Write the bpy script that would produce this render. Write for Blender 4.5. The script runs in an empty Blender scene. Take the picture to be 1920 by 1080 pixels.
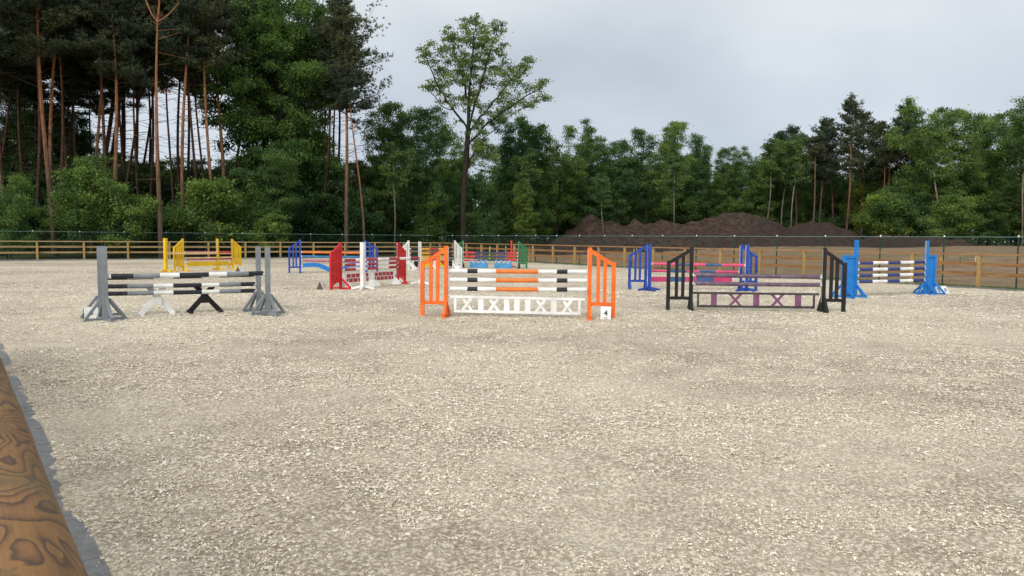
import bpy, bmesh, math, random
import numpy as np
from mathutils import Vector, Matrix

random.seed(7)
rng = np.random.default_rng(7)
SC = bpy.context.scene
COL = SC.collection

# ---------------------------------------------------------------- camera
F = 1400.0                      # focal length in pixels of a 1920 wide picture
CAMH = 1.82
PITCH = math.atan(93.0 / F)
ROLL = 0.0083
_f = np.array([0, math.cos(PITCH), -math.sin(PITCH)])
_u0 = np.array([0, math.sin(PITCH), math.cos(PITCH)])
_r0 = np.array([1.0, 0, 0])
_r = _r0 * math.cos(ROLL) + _u0 * math.sin(ROLL)
_u = _u0 * math.cos(ROLL) - _r0 * math.sin(ROLL)
CP = np.array([0, 0, CAMH])
cam_data = bpy.data.cameras.new("camera")
cam = bpy.data.objects.new("camera", cam_data)
COL.objects.link(cam)
cam_data.sensor_width = 36.0
cam_data.lens = F / 1920 * 36.0
cam_data.clip_start = 0.05
cam_data.clip_end = 3000
M = Matrix(((_r[0], _u[0], -_f[0], 0), (_r[1], _u[1], -_f[1], 0), (_r[2], _u[2], -_f[2], CAMH), (0, 0, 0, 1)))
cam.matrix_world = M
SC.camera = cam

# ---------------------------------------------------------------- light
SUN_EL, SUN_AZ = math.radians(37), math.radians(200)
world = bpy.data.worlds.new("World")
SC.world = world
world.use_nodes = True
wt = world.node_tree
wt.nodes.clear()
wo = wt.nodes.new('ShaderNodeOutputWorld')
bg = wt.nodes.new('ShaderNodeBackground')
sky = wt.nodes.new('ShaderNodeTexSky')
sky.sky_type = 'NISHITA'
sky.sun_disc = False
sky.sun_elevation = SUN_EL
sky.sun_rotation = SUN_AZ
bgs = wt.nodes.new('ShaderNodeBackground')
bgs.inputs['Strength'].default_value = 0.1
wt.links.new(sky.outputs[0], bgs.inputs['Color'])
tc = wt.nodes.new('ShaderNodeTexCoord')
sep = wt.nodes.new('ShaderNodeSeparateXYZ')
wt.links.new(tc.outputs['Generated'], sep.inputs[0])
ad = wt.nodes.new('ShaderNodeMath'); ad.operation = 'MAXIMUM'; ad.inputs[1].default_value = 0.0
wt.links.new(sep.outputs['Z'], ad.inputs[0])
ad2 = wt.nodes.new('ShaderNodeMath'); ad2.operation = 'ADD'; ad2.inputs[1].default_value = 0.45
wt.links.new(ad.outputs[0], ad2.inputs[0])
dv = wt.nodes.new('ShaderNodeVectorMath'); dv.operation = 'DIVIDE'
cb = wt.nodes.new('ShaderNodeCombineXYZ')
for k in range(3): wt.links.new(ad2.outputs[0], cb.inputs[k])
wt.links.new(tc.outputs['Generated'], dv.inputs[0]); wt.links.new(cb.outputs[0], dv.inputs[1])
n1 = wt.nodes.new('ShaderNodeTexNoise'); n1.inputs['Scale'].default_value = 1.5
n1.inputs['Detail'].default_value = 4; n1.inputs['Roughness'].default_value = 0.45
n1.inputs['Distortion'].default_value = 0.15
wt.links.new(dv.outputs[0], n1.inputs['Vector'])
r1 = wt.nodes.new('ShaderNodeValToRGB')
r1.color_ramp.elements[0].position = 0.36; r1.color_ramp.elements[0].color = (0.545, 0.59, 0.655, 1)
r1.color_ramp.elements[1].position = 0.62; r1.color_ramp.elements[1].color = (0.75, 0.785, 0.82, 1)
wt.links.new(n1.outputs['Fac'], r1.inputs[0])
r2 = wt.nodes.new('ShaderNodeValToRGB')
r2.color_ramp.elements[0].position = 0.0; r2.color_ramp.elements[0].color = (0.80, 0.86, 0.96, 1)
r2.color_ramp.elements[1].position = 0.30; r2.color_ramp.elements[1].color = (1.06, 1.06, 1.04, 1)
wt.links.new(ad.outputs[0], r2.inputs[0])
mul = wt.nodes.new('ShaderNodeMixRGB'); mul.blend_type = 'MULTIPLY'; mul.inputs[0].default_value = 1
wt.links.new(r1.outputs[0], mul.inputs[1]); wt.links.new(r2.outputs[0], mul.inputs[2])
wt.links.new(mul.outputs[0], bg.inputs['Color'])
bg.inputs['Strength'].default_value = 0.665
mxs = wt.nodes.new('ShaderNodeMixShader'); mxs.inputs[0].default_value = 0.94
wt.links.new(bgs.outputs[0], mxs.inputs[1]); wt.links.new(bg.outputs[0], mxs.inputs[2])
wt.links.new(mxs.outputs[0], wo.inputs[0])
sd = bpy.data.lights.new("sun", 'SUN')
sd.energy = 1.7; sd.angle = math.radians(40); sd.color = (1.0, 0.965, 0.9)
so = bpy.data.objects.new("sun", sd); COL.objects.link(so)
so.rotation_euler = (math.pi / 2 - SUN_EL, 0, math.pi - SUN_AZ)
so.location = (0, -20, 60)
SC.view_settings.view_transform = 'Standard'
SC.view_settings.look = 'None'
SC.view_settings.exposure = 0.6
SC.view_settings.gamma = 1.0

# ---------------------------------------------------------------- measuring helpers (real metres from the photo's perspective)
def ray(px, py):
    a = (px - 960) / F; b = (540 - py) / F
    return _f + _r * a + _u * b
def G(px, py, z=0.0):
    d = ray(px, py); t = (z - CAMH) / d[2]
    return np.array([d[0] * t, d[1] * t])
def proj(x, y, z):
    v = np.array([x, y, z - CAMH]); w = v @ _f
    return 960 + F * (v @ _r) / w, 540 - F * (v @ _u) / w
def PY(px, Y, z=0.0):
    X = 0
    for _ in range(6):
        X += (px - proj(X, Y, z)[0]) * Y / F
    return np.array([X, float(Y)])
def ZH(P, py):
    lo, hi = -2.0, 45.0
    for _ in range(50):
        m = (lo + hi) / 2
        if proj(P[0], P[1], m)[1] > py: lo = m
        else: hi = m
    return (lo + hi) / 2
def lineat(A, B, px, z=0.5):
    lo, hi = -1.5, 2.5
    s = 1 if proj(*(A + (B - A) * hi), z)[0] > proj(*(A + (B - A) * lo), z)[0] else -1
    for _ in range(50):
        m = (lo + hi) / 2
        if (proj(*(A + (B - A) * m), z)[0] - px) * s < 0: lo = m
        else: hi = m
    return A + (B - A) * m

# ---------------------------------------------------------------- materials
MATS = {}
def newmat(name):
    m = bpy.data.materials.new(name); m.use_nodes = True
    nt = m.node_tree; b = nt.nodes['Principled BSDF']
    MATS[name] = m
    return m, nt, b
def N(nt, kind, **kw):
    n = nt.nodes.new('ShaderNode' + kind)
    for k, v in kw.items():
        if k in n.inputs: n.inputs[k].default_value = v
        else: setattr(n, k, v)
    return n
def ramp(nt, src, stops):
    r = nt.nodes.new('ShaderNodeValToRGB')
    els = r.color_ramp.elements
    while len(els) < len(stops): els.new(0.5)
    for e, (p, c) in zip(els, stops):
        e.position = p; e.color = (c[0], c[1], c[2], 1) if len(c) == 3 else c
    nt.links.new(src, r.inputs[0])
    return r.outputs[0]
def g3(v): return (v, v, v)
def mixc(nt, fac, a, b, mode='MIX'):
    m = nt.nodes.new('ShaderNodeMixRGB'); m.blend_type = mode
    for i, v in ((0, fac), (1, a), (2, b)):
        if isinstance(v, (int, float)): m.inputs[i].default_value = v
        elif isinstance(v, tuple): m.inputs[i].default_value = (v[0], v[1], v[2], 1)
        else: nt.links.new(v, m.inputs[i])
    return m.outputs[0]
def bump(nt, b, h, strength=0.3, dist=0.01):
    bn = nt.nodes.new('ShaderNodeBump'); bn.inputs['Strength'].default_value = strength
    bn.inputs['Distance'].default_value = dist
    nt.links.new(h, bn.inputs['Height']); nt.links.new(bn.outputs[0], b.inputs['Normal'])

def srgb(r, g, b):
    def c(v):
        v /= 255.0
        return v / 12.92 if v <= 0.04045 else ((v + 0.055) / 1.055) ** 2.4
    return (c(r), c(g), c(b))

def paint(name, col, wear=0.35, dirt=(0.30, 0.26, 0.20), rough=0.55, under=(0.32, 0.25, 0.17)):
    """weathered painted timber"""
    m, nt, b = newmat(name)
    co = N(nt, 'TexCoord').outputs['Object']
    a = N(nt, 'TexNoise', Scale=2.3, Detail=4.0); nt.links.new(co, a.inputs['Vector'])
    f = N(nt, 'TexNoise', Scale=38.0, Detail=5.0, Roughness=0.7); nt.links.new(co, f.inputs['Vector'])
    s = N(nt, 'TexNoise', Scale=9.0, Detail=6.0, Roughness=0.75); nt.links.new(co, s.inputs['Vector'])
    lo = tuple(c * 0.78 for c in col); hi = tuple(min(1, c * 1.12 + 0.01) for c in col)
    base = ramp(nt, a.outputs['Fac'], [(0.3, lo), (0.7, hi)])
    dm = ramp(nt, s.outputs['Fac'], [(0.60 - wear * 0.14, g3(0)), (0.80 - wear * 0.1, g3(0.55))])
    c2 = mixc(nt, dm, base, dirt)
    ch = ramp(nt, f.outputs['Fac'], [(0.70 - wear * 0.08, g3(0)), (0.74 - wear * 0.08, g3(0.8))])
    c3 = mixc(nt, ch, c2, under)
    nt.links.new(c3, b.inputs['Base Color'])
    b.inputs['Roughness'].default_value = rough
    b.inputs['Specular IOR Level'].default_value = 0.3
    bump(nt, b, f.outputs['Fac'], 0.25, 0.004)
    return m
paint('orange_paint', (0.86, 0.155, 0.018), 0.15)
paint('orange_pole', (0.80, 0.21, 0.035), 0.35)
paint('white_paint', (0.84, 0.84, 0.82), 0.0, dirt=(0.42, 0.38, 0.31), under=(0.36, 0.32, 0.27))
paint('black_paint', (0.009, 0.009, 0.010), 0.15, dirt=(0.07, 0.065, 0.055), under=(0.22, 0.19, 0.16))
paint('dark_pole', (0.018, 0.019, 0.026), 0.5, dirt=(0.08, 0.075, 0.08), under=(0.30, 0.28, 0.26))
paint('grey_paint', (0.215, 0.235, 0.255), 0.3, dirt=(0.26, 0.24, 0.20))
paint('red_paint', (0.60, 0.018, 0.022), 0.25)
paint('red_pole', (0.44, 0.045, 0.055), 0.5)
paint('bright_red', (0.66, 0.035, 0.05), 0.3)
paint('blue_paint', (0.012, 0.060, 0.34), 0.3)
paint('blue_pole', (0.032, 0.048, 0.20), 0.5, dirt=(0.18, 0.17, 0.26))
paint('steel_blue', (0.028, 0.20, 0.46), 0.45)
paint('mid_blue', (0.045, 0.11, 0.28), 0.5)
paint('sky_blue', (0.010, 0.20, 0.60), 0.3)
paint('wave_blue', (0.055, 0.26, 0.52), 0.5)
paint('pale_blue', (0.34, 0.55, 0.66), 0.4)
paint('pink_pole', (0.72, 0.085, 0.21), 0.45)
paint('pink_plank', (0.60, 0.055, 0.17), 0.3)
paint('dull_pink', (0.52, 0.13, 0.20), 0.5)
paint('purple_pole', (0.125, 0.080, 0.125), 0.9, dirt=(0.30, 0.26, 0.28), under=(0.045, 0.035, 0.04))
paint('purple_paint', (0.20, 0.070, 0.16), 0.6, dirt=(0.26, 0.18, 0.22))
paint('worn_black', (0.045, 0.038, 0.042), 0.8, dirt=(0.20, 0.17, 0.16))
paint('yellow_paint', (0.84, 0.52, 0.012), 0.25)
paint('yellow_pole', (0.80, 0.44, 0.03), 0.4)
paint('cream_pole', (0.80, 0.62, 0.30), 0.45)
paint('peach_pole', (0.74, 0.38, 0.20), 0.5)
paint('green_paint', (0.015, 0.135, 0.045), 0.35)
paint('dark_green', (0.018, 0.075, 0.045), 0.5)
paint('brown_and_hollow_shade', (0.13, 0.075, 0.055), 0.5)  # brown stand timber, also the shade painted into hollow number stands
paint('bare_wood', (0.36, 0.27, 0.17), 0.4)
paint('plastic_white', (0.78, 0.78, 0.76), 0.08, rough=0.35)
paint('plastic_pale', (0.42, 0.43, 0.42), 0.8)
paint('metal_grey', (0.36, 0.36, 0.35), 0.3, rough=0.4)
m, nt, b = newmat('ink'); b.inputs['Base Color'].default_value = (0.012, 0.012, 0.03, 1); b.inputs['Roughness'].default_value = 0.6
m, nt, b = newmat('dark_recess'); b.inputs['Base Color'].default_value = (0.035, 0.03, 0.028, 1)
paint('fence_green', (0.010, 0.050, 0.032), 0.1, rough=0.4)
m, nt, b = newmat('wire'); b.inputs['Base Color'].default_value = (0.008, 0.035, 0.026, 1); b.inputs['Roughness'].default_value = 0.5
m, nt, b = newmat('top_wire'); b.inputs['Base Color'].default_value = (0.20, 0.34, 0.31, 1); b.inputs['Roughness'].default_value = 0.4

def timber(name, cols, s=(1.2, 14, 14)):
    m, nt, b = newmat(name)
    co = N(nt, 'TexCoord').outputs['Object']
    mp = N(nt, 'Mapping'); mp.inputs['Scale'].default_value = s
    nt.links.new(co, mp.inputs['Vector'])
    a = N(nt, 'TexNoise', Scale=1.0, Detail=6.0, Roughness=0.65); nt.links.new(mp.outputs[0], a.inputs['Vector'])
    c = N(nt, 'TexNoise', Scale=0.9, Detail=3.0); nt.links.new(co, c.inputs['Vector'])
    base = ramp(nt, a.outputs['Fac'], [(0.25, cols[0]), (0.5, cols[1]), (0.75, cols[2])])
    base = mixc(nt, ramp(nt, c.outputs['Fac'], [(0.42, g3(0)), (0.62, g3(0.6))]), base, cols[3])
    nt.links.new(base, b.inputs['Base Color']); b.inputs['Roughness'].default_value = 0.75
    b.inputs['Specular IOR Level'].default_value = 0.25
    bump(nt, b, a.outputs['Fac'], 0.4, 0.006)
timber('rail_wood', [(0.13, 0.065, 0.028), (0.29, 0.16, 0.068), (0.38, 0.24, 0.11), (0.26, 0.105, 0.036)])
timber('rail_wood_far', [(0.15, 0.10, 0.045), (0.32, 0.23, 0.11), (0.44, 0.34, 0.19), (0.26, 0.17, 0.08)])
timber('post_wood', [(0.22, 0.14, 0.05), (0.40, 0.27, 0.10), (0.46, 0.34, 0.16), (0.33, 0.20, 0.07)], (14, 14, 1.2))

# close rail: honey pine with cathedral grain
m, nt, b = newmat('log_wood')
co = N(nt, 'TexCoord').outputs['Object']
mp = N(nt, 'Mapping'); mp.inputs['Scale'].default_value = (3.4, 8.5, 8.5); nt.links.new(co, mp.inputs['Vector'])
wn = N(nt, 'TexNoise', Scale=1.0, Detail=1.2, Roughness=0.35, Distortion=0.45); nt.links.new(mp.outputs[0], wn.inputs['Vector'])
mm = N(nt, 'Math', operation='MULTIPLY'); mm.inputs[1].default_value = 13.0; nt.links.new(wn.outputs['Fac'], mm.inputs[0])
wob = N(nt, 'TexNoise', Scale=22.0, Detail=5.0); nt.links.new(co, wob.inputs['Vector'])
wm = N(nt, 'Math', operation='MULTIPLY'); wm.inputs[1].default_value = 0.8; nt.links.new(wob.outputs['Fac'], wm.inputs[0])
ma = N(nt, 'Math', operation='ADD'); nt.links.new(mm.outputs[0], ma.inputs[0]); nt.links.new(wm.outputs[0], ma.inputs[1])
fr = N(nt, 'Math', operation='FRACT'); nt.links.new(ma.outputs[0], fr.inputs[0])
grain = ramp(nt, fr.outputs[0], [(0.0, (0.27, 0.132, 0.036)), (0.40, (0.24, 0.112, 0.031)), (0.68, (0.165, 0.076, 0.024)), (0.85, (0.075, 0.038, 0.017)), (0.93, (0.12, 0.058, 0.022)), (1.0, (0.26, 0.128, 0.035))])
fib = N(nt, 'Mapping'); fib.inputs['Scale'].default_value = (10, 160, 160); nt.links.new(co, fib.inputs['Vector'])
fn = N(nt, 'TexNoise', Scale=1.0, Detail=4.0); nt.links.new(fib.outputs[0], fn.inputs['Vector'])
grain = mixc(nt, 0.5, grain, ramp(nt, fn.outputs['Fac'], [(0.3, g3(0.62)), (0.7, g3(1.15))]), 'MULTIPLY')
grn = N(nt, 'TexNoise', Scale=5.0, Detail=3.0); nt.links.new(co, grn.inputs['Vector'])
grain = mixc(nt, ramp(nt, grn.outputs['Fac'], [(0.5, g3(0)), (0.72, g3(0.45))]), grain, (0.16, 0.14, 0.06))
nt.links.new(grain, b.inputs['Base Color']); b.inputs['Roughness'].default_value = 0.6
bump(nt, b, fn.outputs['Fac'], 0.35, 0.002)

# sand with pale fibre
def sand_nodes(nt, b):
    co = N(nt, 'TexCoord').outputs['Object']
    def noi(s, d=4.0, r=0.6, dist=0.0):
        n = N(nt, 'TexNoise', Scale=s, Detail=d, Roughness=r, Distortion=dist); nt.links.new(co, n.inputs['Vector']); return n.outputs['Fac']
    big = noi(0.16, 4.0); mid = noi(1.3, 5.0, 0.65); fine = noi(34.0, 6.0, 0.75, 0.3); vf = noi(75.0, 3.0, 0.75)
    base = ramp(nt, mid, [(0.30, (0.25, 0.192, 0.135)), (0.52, (0.36, 0.288, 0.21)), (0.72, (0.46, 0.38, 0.285))])
    base = mixc(nt, ramp(nt, big, [(0.40, g3(0)), (0.62, g3(0.8))]), base, (0.62, 0.54, 0.41))
    base = mixc(nt, 0.5, base, ramp(nt, vf, [(0.25, g3(0.62)), (0.75, g3(1.28))]), 'MULTIPLY')
    fl = ramp(nt, fine, [(0.50, g3(0)), (0.56, g3(0.75))])
    base = mixc(nt, fl, base, (0.84, 0.765, 0.61))
    dk = ramp(nt, fine, [(0.34, g3(0.7)), (0.45, g3(0))])
    base = mixc(nt, dk, base, (0.20, 0.155, 0.11))
    nt.links.new(base, b.inputs['Base Color']); b.inputs['Roughness'].default_value = 0.95
    b.inputs['Specular IOR Level'].default_value = 0.1
    bump(nt, b, fine, 0.6, 0.02)
m, nt, b = newmat('sand'); sand_nodes(nt, b)
m, nt, b = newmat('fibre')
oi = N(nt, 'NewGeometry')
rr = ramp(nt, oi.outputs['Random Per Island'], [(0.0, (0.39, 0.31, 0.225)), (0.25, (0.64, 0.545, 0.415)), (0.7, (0.86, 0.775, 0.61)), (1.0, (0.93, 0.89, 0.80))])
nt.links.new(rr, b.inputs['Base Color']); b.inputs['Roughness'].default_value = 0.9; b.inputs['Specular IOR Level'].default_value = 0.1

def earth(name, cols, s=0.8):
    m, nt, b = newmat(name)
    co = N(nt, 'TexCoord').outputs['Object']
    a = N(nt, 'TexNoise', Scale=s, Detail=8.0, Roughness=0.68); nt.links.new(co, a.inputs['Vector'])
    c = N(nt, 'TexNoise', Scale=0.09, Detail=4.0); nt.links.new(co, c.inputs['Vector'])
    base = ramp(nt, a.outputs['Fac'], [(0.32, cols[0]), (0.5, cols[1]), (0.68, cols[2])])
    base = mixc(nt, ramp(nt, c.outputs['Fac'], [(0.45, g3(0)), (0.62, g3(0.75))]), base, cols[3])
    nt.links.new(base, b.inputs['Base Color']); b.inputs['Roughness'].default_value = 0.95
    b.inputs['Specular IOR Level'].default_value = 0.1
    bump(nt, b, a.outputs['Fac'], 0.8, 0.12)
earth('field_dirt', [(0.16, 0.10, 0.055), (0.27, 0.185, 0.115), (0.36, 0.265, 0.175), (0.21, 0.165, 0.09)])
earth('forest_floor', [(0.03, 0.035, 0.016), (0.055, 0.065, 0.028), (0.09, 0.09, 0.045), (0.05, 0.075, 0.025)])
earth('dark_soil', [(0.022, 0.015, 0.012), (0.056, 0.038, 0.030), (0.098, 0.068, 0.054), (0.038, 0.028, 0.024)], 1.9)
earth('concrete', [(0.16, 0.16, 0.155), (0.22, 0.22, 0.21), (0.28, 0.275, 0.255), (0.20, 0.21, 0.18)], 12.0)
earth('paver_grey', [(0.22, 0.225, 0.225), (0.29, 0.293, 0.293), (0.34, 0.342, 0.335), (0.26, 0.263, 0.265)], 9.0)

def foliage(name, c1, c2, c3, trans=0.25):
    m, nt, b = newmat(name)
    ge = N(nt, 'NewGeometry'); oi = N(nt, 'ObjectInfo')
    a = ramp(nt, ge.outputs['Random Per Island'], [(0.0, c1), (0.5, c2), (1.0, c3)])
    hv = ramp(nt, oi.outputs['Random'], [(0.0, (0.78, 0.88, 0.95)), (0.5, (1.0, 1.0, 0.95)), (1.0, (1.25, 1.12, 0.85))])
    a = mixc(nt, 1.0, a, hv, 'MULTIPLY')
    co = N(nt, 'TexCoord').outputs['Object']
    cn = N(nt, 'TexNoise', Scale=0.55, Detail=3.0); nt.links.new(co, cn.inputs['Vector'])
    a = mixc(nt, 1.0, a, ramp(nt, cn.outputs['Fac'], [(0.34, (0.52, 0.62, 0.72)), (0.64, (1.38, 1.30, 1.08))]), 'MULTIPLY')
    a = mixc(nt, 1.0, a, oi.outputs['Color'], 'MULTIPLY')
    nt.links.new(a, b.inputs['Base Color']); b.inputs['Roughness'].default_value = 0.6
    b.inputs['Specular IOR Level'].default_value = 0.25
    tr = N(nt, 'BsdfTranslucent'); nt.links.new(mixc(nt, 1.0, a, (1.15, 1.3, 0.75), 'MULTIPLY'), tr.inputs['Color'])
    mx = N(nt, 'MixShader'); mx.inputs[0].default_value = trans
    nt.links.new(b.outputs[0], mx.inputs[1]); nt.links.new(tr.outputs[0], mx.inputs[2])
    nt.links.new(mx.outputs[0], nt.nodes['Material Output'].inputs['Surface'])
foliage('leaf_green', (0.062, 0.112, 0.052), (0.112, 0.182, 0.072), (0.195, 0.280, 0.100), 0.45)
foliage('leaf_oak', (0.115, 0.165, 0.055), (0.18, 0.235, 0.08), (0.28, 0.32, 0.13), 0.4)
foliage('needles', (0.042, 0.056, 0.036), (0.075, 0.095, 0.060), (0.120, 0.145, 0.095), 0.2)
foliage('grass_blade', (0.035, 0.085, 0.015), (0.06, 0.14, 0.03), (0.10, 0.18, 0.05), 0.2)
def bark(name, low, high, z0, z1):
    m, nt, b = newmat(name)
    co = N(nt, 'TexCoord').outputs['Object']
    sp = N(nt, 'SeparateXYZ'); nt.links.new(co, sp.inputs[0])
    mr = N(nt, 'MapRange'); mr.inputs['From Min'].default_value = z0; mr.inputs['From Max'].default_value = z1
    nt.links.new(sp.outputs['Z'], mr.inputs['Value'])
    mp = N(nt, 'Mapping'); mp.inputs['Scale'].default_value = (9, 9, 1.6); nt.links.new(co, mp.inputs['Vector'])
    n = N(nt, 'TexNoise', Scale=1.0, Detail=5.0, Roughness=0.7); nt.links.new(mp.outputs[0], n.inputs['Vector'])
    c = mixc(nt, mr.outputs[0], low, high)
    c = mixc(nt, 1.0, c, ramp(nt, n.outputs['Fac'], [(0.35, g3(0.45)), (0.65, g3(1.4))]), 'MULTIPLY')
    nt.links.new(c, b.inputs['Base Color']); b.inputs['Roughness'].default_value = 0.9; b.inputs['Specular IOR Level'].default_value = 0.1
bark('pine_bark', (0.105, 0.078, 0.062), (0.30, 0.135, 0.065), 4.0, 12.0)
bark('pine_bark_dark', (0.05, 0.036, 0.030), (0.12, 0.058, 0.038), 4.0, 12.0)
bark('limb_bark', (0.045, 0.036, 0.030), (0.075, 0.047, 0.034), 4.0, 20.0)
bark('oak_bark', (0.036, 0.030, 0.024), (0.034, 0.029, 0.023), 2.0, 12.0)
bark('birch_bark', (0.12, 0.10, 0.08), (0.24, 0.215, 0.18), 2.0, 8.0)

# ---------------------------------------------------------------- object helpers
def tag(o, label=None, cat=None, group=None, kind=None):
    if label: o['label'] = label
    if cat: o['category'] = cat
    if group: o['group'] = group
    if kind: o['kind'] = kind
    return o
def empty(name, loc, rz=0.0, label=None, cat=None, group=None):
    o = bpy.data.objects.new(name, None); COL.objects.link(o)
    o.empty_display_size = 0.2
    o.location = (float(loc[0]), float(loc[1]), float(loc[2]) if len(loc) > 2 else 0.0)
    o.rotation_euler = (0, 0, rz)
    return tag(o, label, cat, group)
class MB:
    def __init__(s): s.v = []; s.f = []; s.m = []; s.mats = []
    def mi(s, mat):
        if mat not in s.mats: s.mats.append(mat)
        return s.mats.index(mat)
    def add(s, vs, fs, mat):
        k = len(s.v); s.v += [tuple(float(c) for c in v) for v in vs]
        i = s.mi(mat)
        for f in fs: s.f.append(tuple(k + j for j in f)); s.m.append(i)
        return s
    def box(s, x0, x1, y0, y1, z0, z1, mat):
        vs = [(x, y, z) for z in (z0, z1) for y in (y0, y1) for x in (x0, x1)]
        return s.add(vs, [(0, 2, 3, 1), (4, 5, 7, 6), (0, 1, 5, 4), (2, 6, 7, 3), (0, 4, 6, 2), (1, 3, 7, 5)], mat)
    def beam(s, p, q, w, h, mat, up=(0, 0, 1)):
        """board from p to q; w sideways, h along up"""
        p = Vector(p); q = Vector(q); d = (q - p).normalized(); up = Vector(up)
        sd = d.cross(up).normalized(); u = sd.cross(d).normalized()
        vs = []
        for e in (p, q):
            for a, c in ((-1, -1), (1, -1), (1, 1), (-1, 1)):
                vs.append(e + sd * (a * w / 2) + u * (c * h / 2))
        return s.add(vs, [(3, 2, 1, 0), (4, 5, 6, 7), (0, 1, 5, 4), (1, 2, 6, 5), (2, 3, 7, 6), (3, 0, 4, 7)], mat)
    def prism(s, poly, y0, y1, mat, axis='y'):
        """polygon in x,z extruded along y"""
        n = len(poly)
        if axis == 'y': vs = [(a, y0, c) for a, c in poly] + [(a, y1, c) for a, c in poly]
        else: vs = [(y0, a, c) for a, c in poly] + [(y1, a, c) for a, c in poly]
        fs = [tuple(range(n)), tuple(reversed(range(n, 2 * n)))] + [(i, i + n, (i + 1) % n + n, (i + 1) % n) for i in range(n)]
        return s.add(vs, fs, mat)
    def tube(s, pts, rad, mat, n=8, cap=True):
        pts = [Vector(p) for p in pts]
        if not hasattr(rad, '__len__'): rad = [rad] * len(pts)
        vs = []
        for i, p in enumerate(pts):
            d = (pts[min(i + 1, len(pts) - 1)] - pts[max(i - 1, 0)]).normalized()
            a = d.cross(Vector((0, 0, 1)))
            if a.length < 0.05: a = d.cross(Vector((0, 1, 0)))
            a.normalize(); c = d.cross(a)
            for k in range(n):
                t = 2 * math.pi * k / n
                vs.append(p + a * (math.cos(t) * rad[i]) + c * (math.sin(t) * rad[i]))
        fs = []
        for i in range(len(pts) - 1):
            for k in range(n):
                fs.append((i * n + k, i * n + (k + 1) % n, (i + 1) * n + (k + 1) % n, (i + 1) * n + k))
        if cap:
            fs.append(tuple(reversed(range(n)))); fs.append(tuple(range((len(pts) - 1) * n, len(pts) * n)))
        return s.add(vs, fs, mat)
    def build(s, name, parent=None, loc=None, smooth=False):
        me = bpy.data.meshes.new(name); me.from_pydata(s.v, [], s.f)
        for mt in s.mats: me.materials.append(MATS[mt])
        me.polygons.foreach_set('material_index', s.m)
        if smooth: me.polygons.foreach_set('use_smooth', [True] * len(s.f))
        me.update()
        bm = bmesh.new(); bm.from_mesh(me); bmesh.ops.recalc_face_normals(bm, faces=bm.faces); bm.to_mesh(me); bm.free()
        o = bpy.data.objects.new(name, me); COL.objects.link(o)
        if parent: o.parent = parent
        if loc is not None: o.location = loc
        return o
def npmesh(name, V, Fc, mats, parent=None, smooth=False, mi=None):
    V = np.asarray(V, dtype=np.float32); Fc = np.asarray(Fc, dtype=np.int32); k = Fc.shape[1]
    me = bpy.data.meshes.new(name)
    me.vertices.add(len(V)); me.vertices.foreach_set('co', V.ravel())
    me.loops.add(Fc.size); me.loops.foreach_set('vertex_index', Fc.ravel())
    me.polygons.add(len(Fc)); me.polygons.foreach_set('loop_start', np.arange(0, Fc.size, k, dtype=np.int32))
    me.polygons.foreach_set('loop_total', np.full(len(Fc), k, dtype=np.int32))
    if smooth: me.polygons.foreach_set('use_smooth', np.ones(len(Fc), dtype=bool))
    for mt in mats: me.materials.append(MATS[mt])
    if mi is not None: me.polygons.foreach_set('material_index', np.asarray(mi, dtype=np.int32))
    me.update(calc_edges=True)
    o = bpy.data.objects.new(name, me); COL.objects.link(o)
    if parent: o.parent = parent
    return o
def vnoise(x, y, s, seed=0):
    x = np.asarray(x) / s + 1000.0; y = np.asarray(y) / s + 1000.0
    xi = np.floor(x).astype(np.int64); yi = np.floor(y).astype(np.int64)
    fx = x - xi; fy = y - yi; fx = fx * fx * (3 - 2 * fx); fy = fy * fy * (3 - 2 * fy)
    def h(a, c):
        n = (a * 374761393 + c * 668265263 + seed * 974711) & 0xffffffff
        n = ((n ^ (n >> 13)) * 1274126177) & 0xffffffff
        return ((n ^ (n >> 16)) & 0xffff) / 65535.0
    return (h(xi, yi) * (1 - fx) + h(xi + 1, yi) * fx) * (1 - fy) + (h(xi, yi + 1) * (1 - fx) + h(xi + 1, yi + 1) * fx) * fy - 0.5

# ---------------------------------------------------------------- setting: arena, ground
FC = np.array([-7.0, 71.0])                         # far fence corner
RD = np.array([0.523, -0.852])                      # right fence runs towards the camera side
LD = np.array([-0.81, -0.585])                      # far fence runs to the left
NEAR_P = G(207, 1080); ND = np.array([-1050.0 / F, 1.0]); ND /= np.linalg.norm(ND)
def perp(d): return np.array([-d[1], d[0]])
R_out = -perp(RD) * -1.0
if R_out @ np.array([1, 0.3]) < 0: R_out = -R_out   # outward normal of the right fence
L_out = perp(LD)
if L_out[1] < 0: L_out = -L_out
N_out = perp(ND)
if N_out[0] > 0: N_out = -N_out
def out_dist(x, y):
    """signed distance outside the fenced area"""
    dr = (x - FC[0]) * R_out[0] + (y - FC[1]) * R_out[1]
    dl = (x - FC[0]) * L_out[0] + (y - FC[1]) * L_out[1]
    dn = (x - NEAR_P[0]) * N_out[0] + (y - NEAR_P[1]) * N_out[1]
    return dr, dl, dn
def terrain(x, y):
    dr, dl, dn = out_dist(np.asarray(x, float), np.asarray(y, float))
    d = np.maximum(dr, dl)
    t = np.clip((d - 2.0) / 34.0, 0, 1); t = t * t * (3 - 2 * t)
    z = -0.03 + 1.42 * t
    z = z + np.where(d > 0.6, 1, 0) * (vnoise(x, y, 7.0, 5) * 0.25 + vnoise(x, y, 1.7, 6) * 0.09) * np.clip((d - 0.6) / 6, 0, 1)
    return z
def tz(x, y): return float(terrain(np.array([x]), np.array([y]))[0])
gx = np.concatenate([np.linspace(-1500, -130, 25), np.arange(-120, 120, 0.9), np.linspace(130, 1500, 25)])
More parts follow.
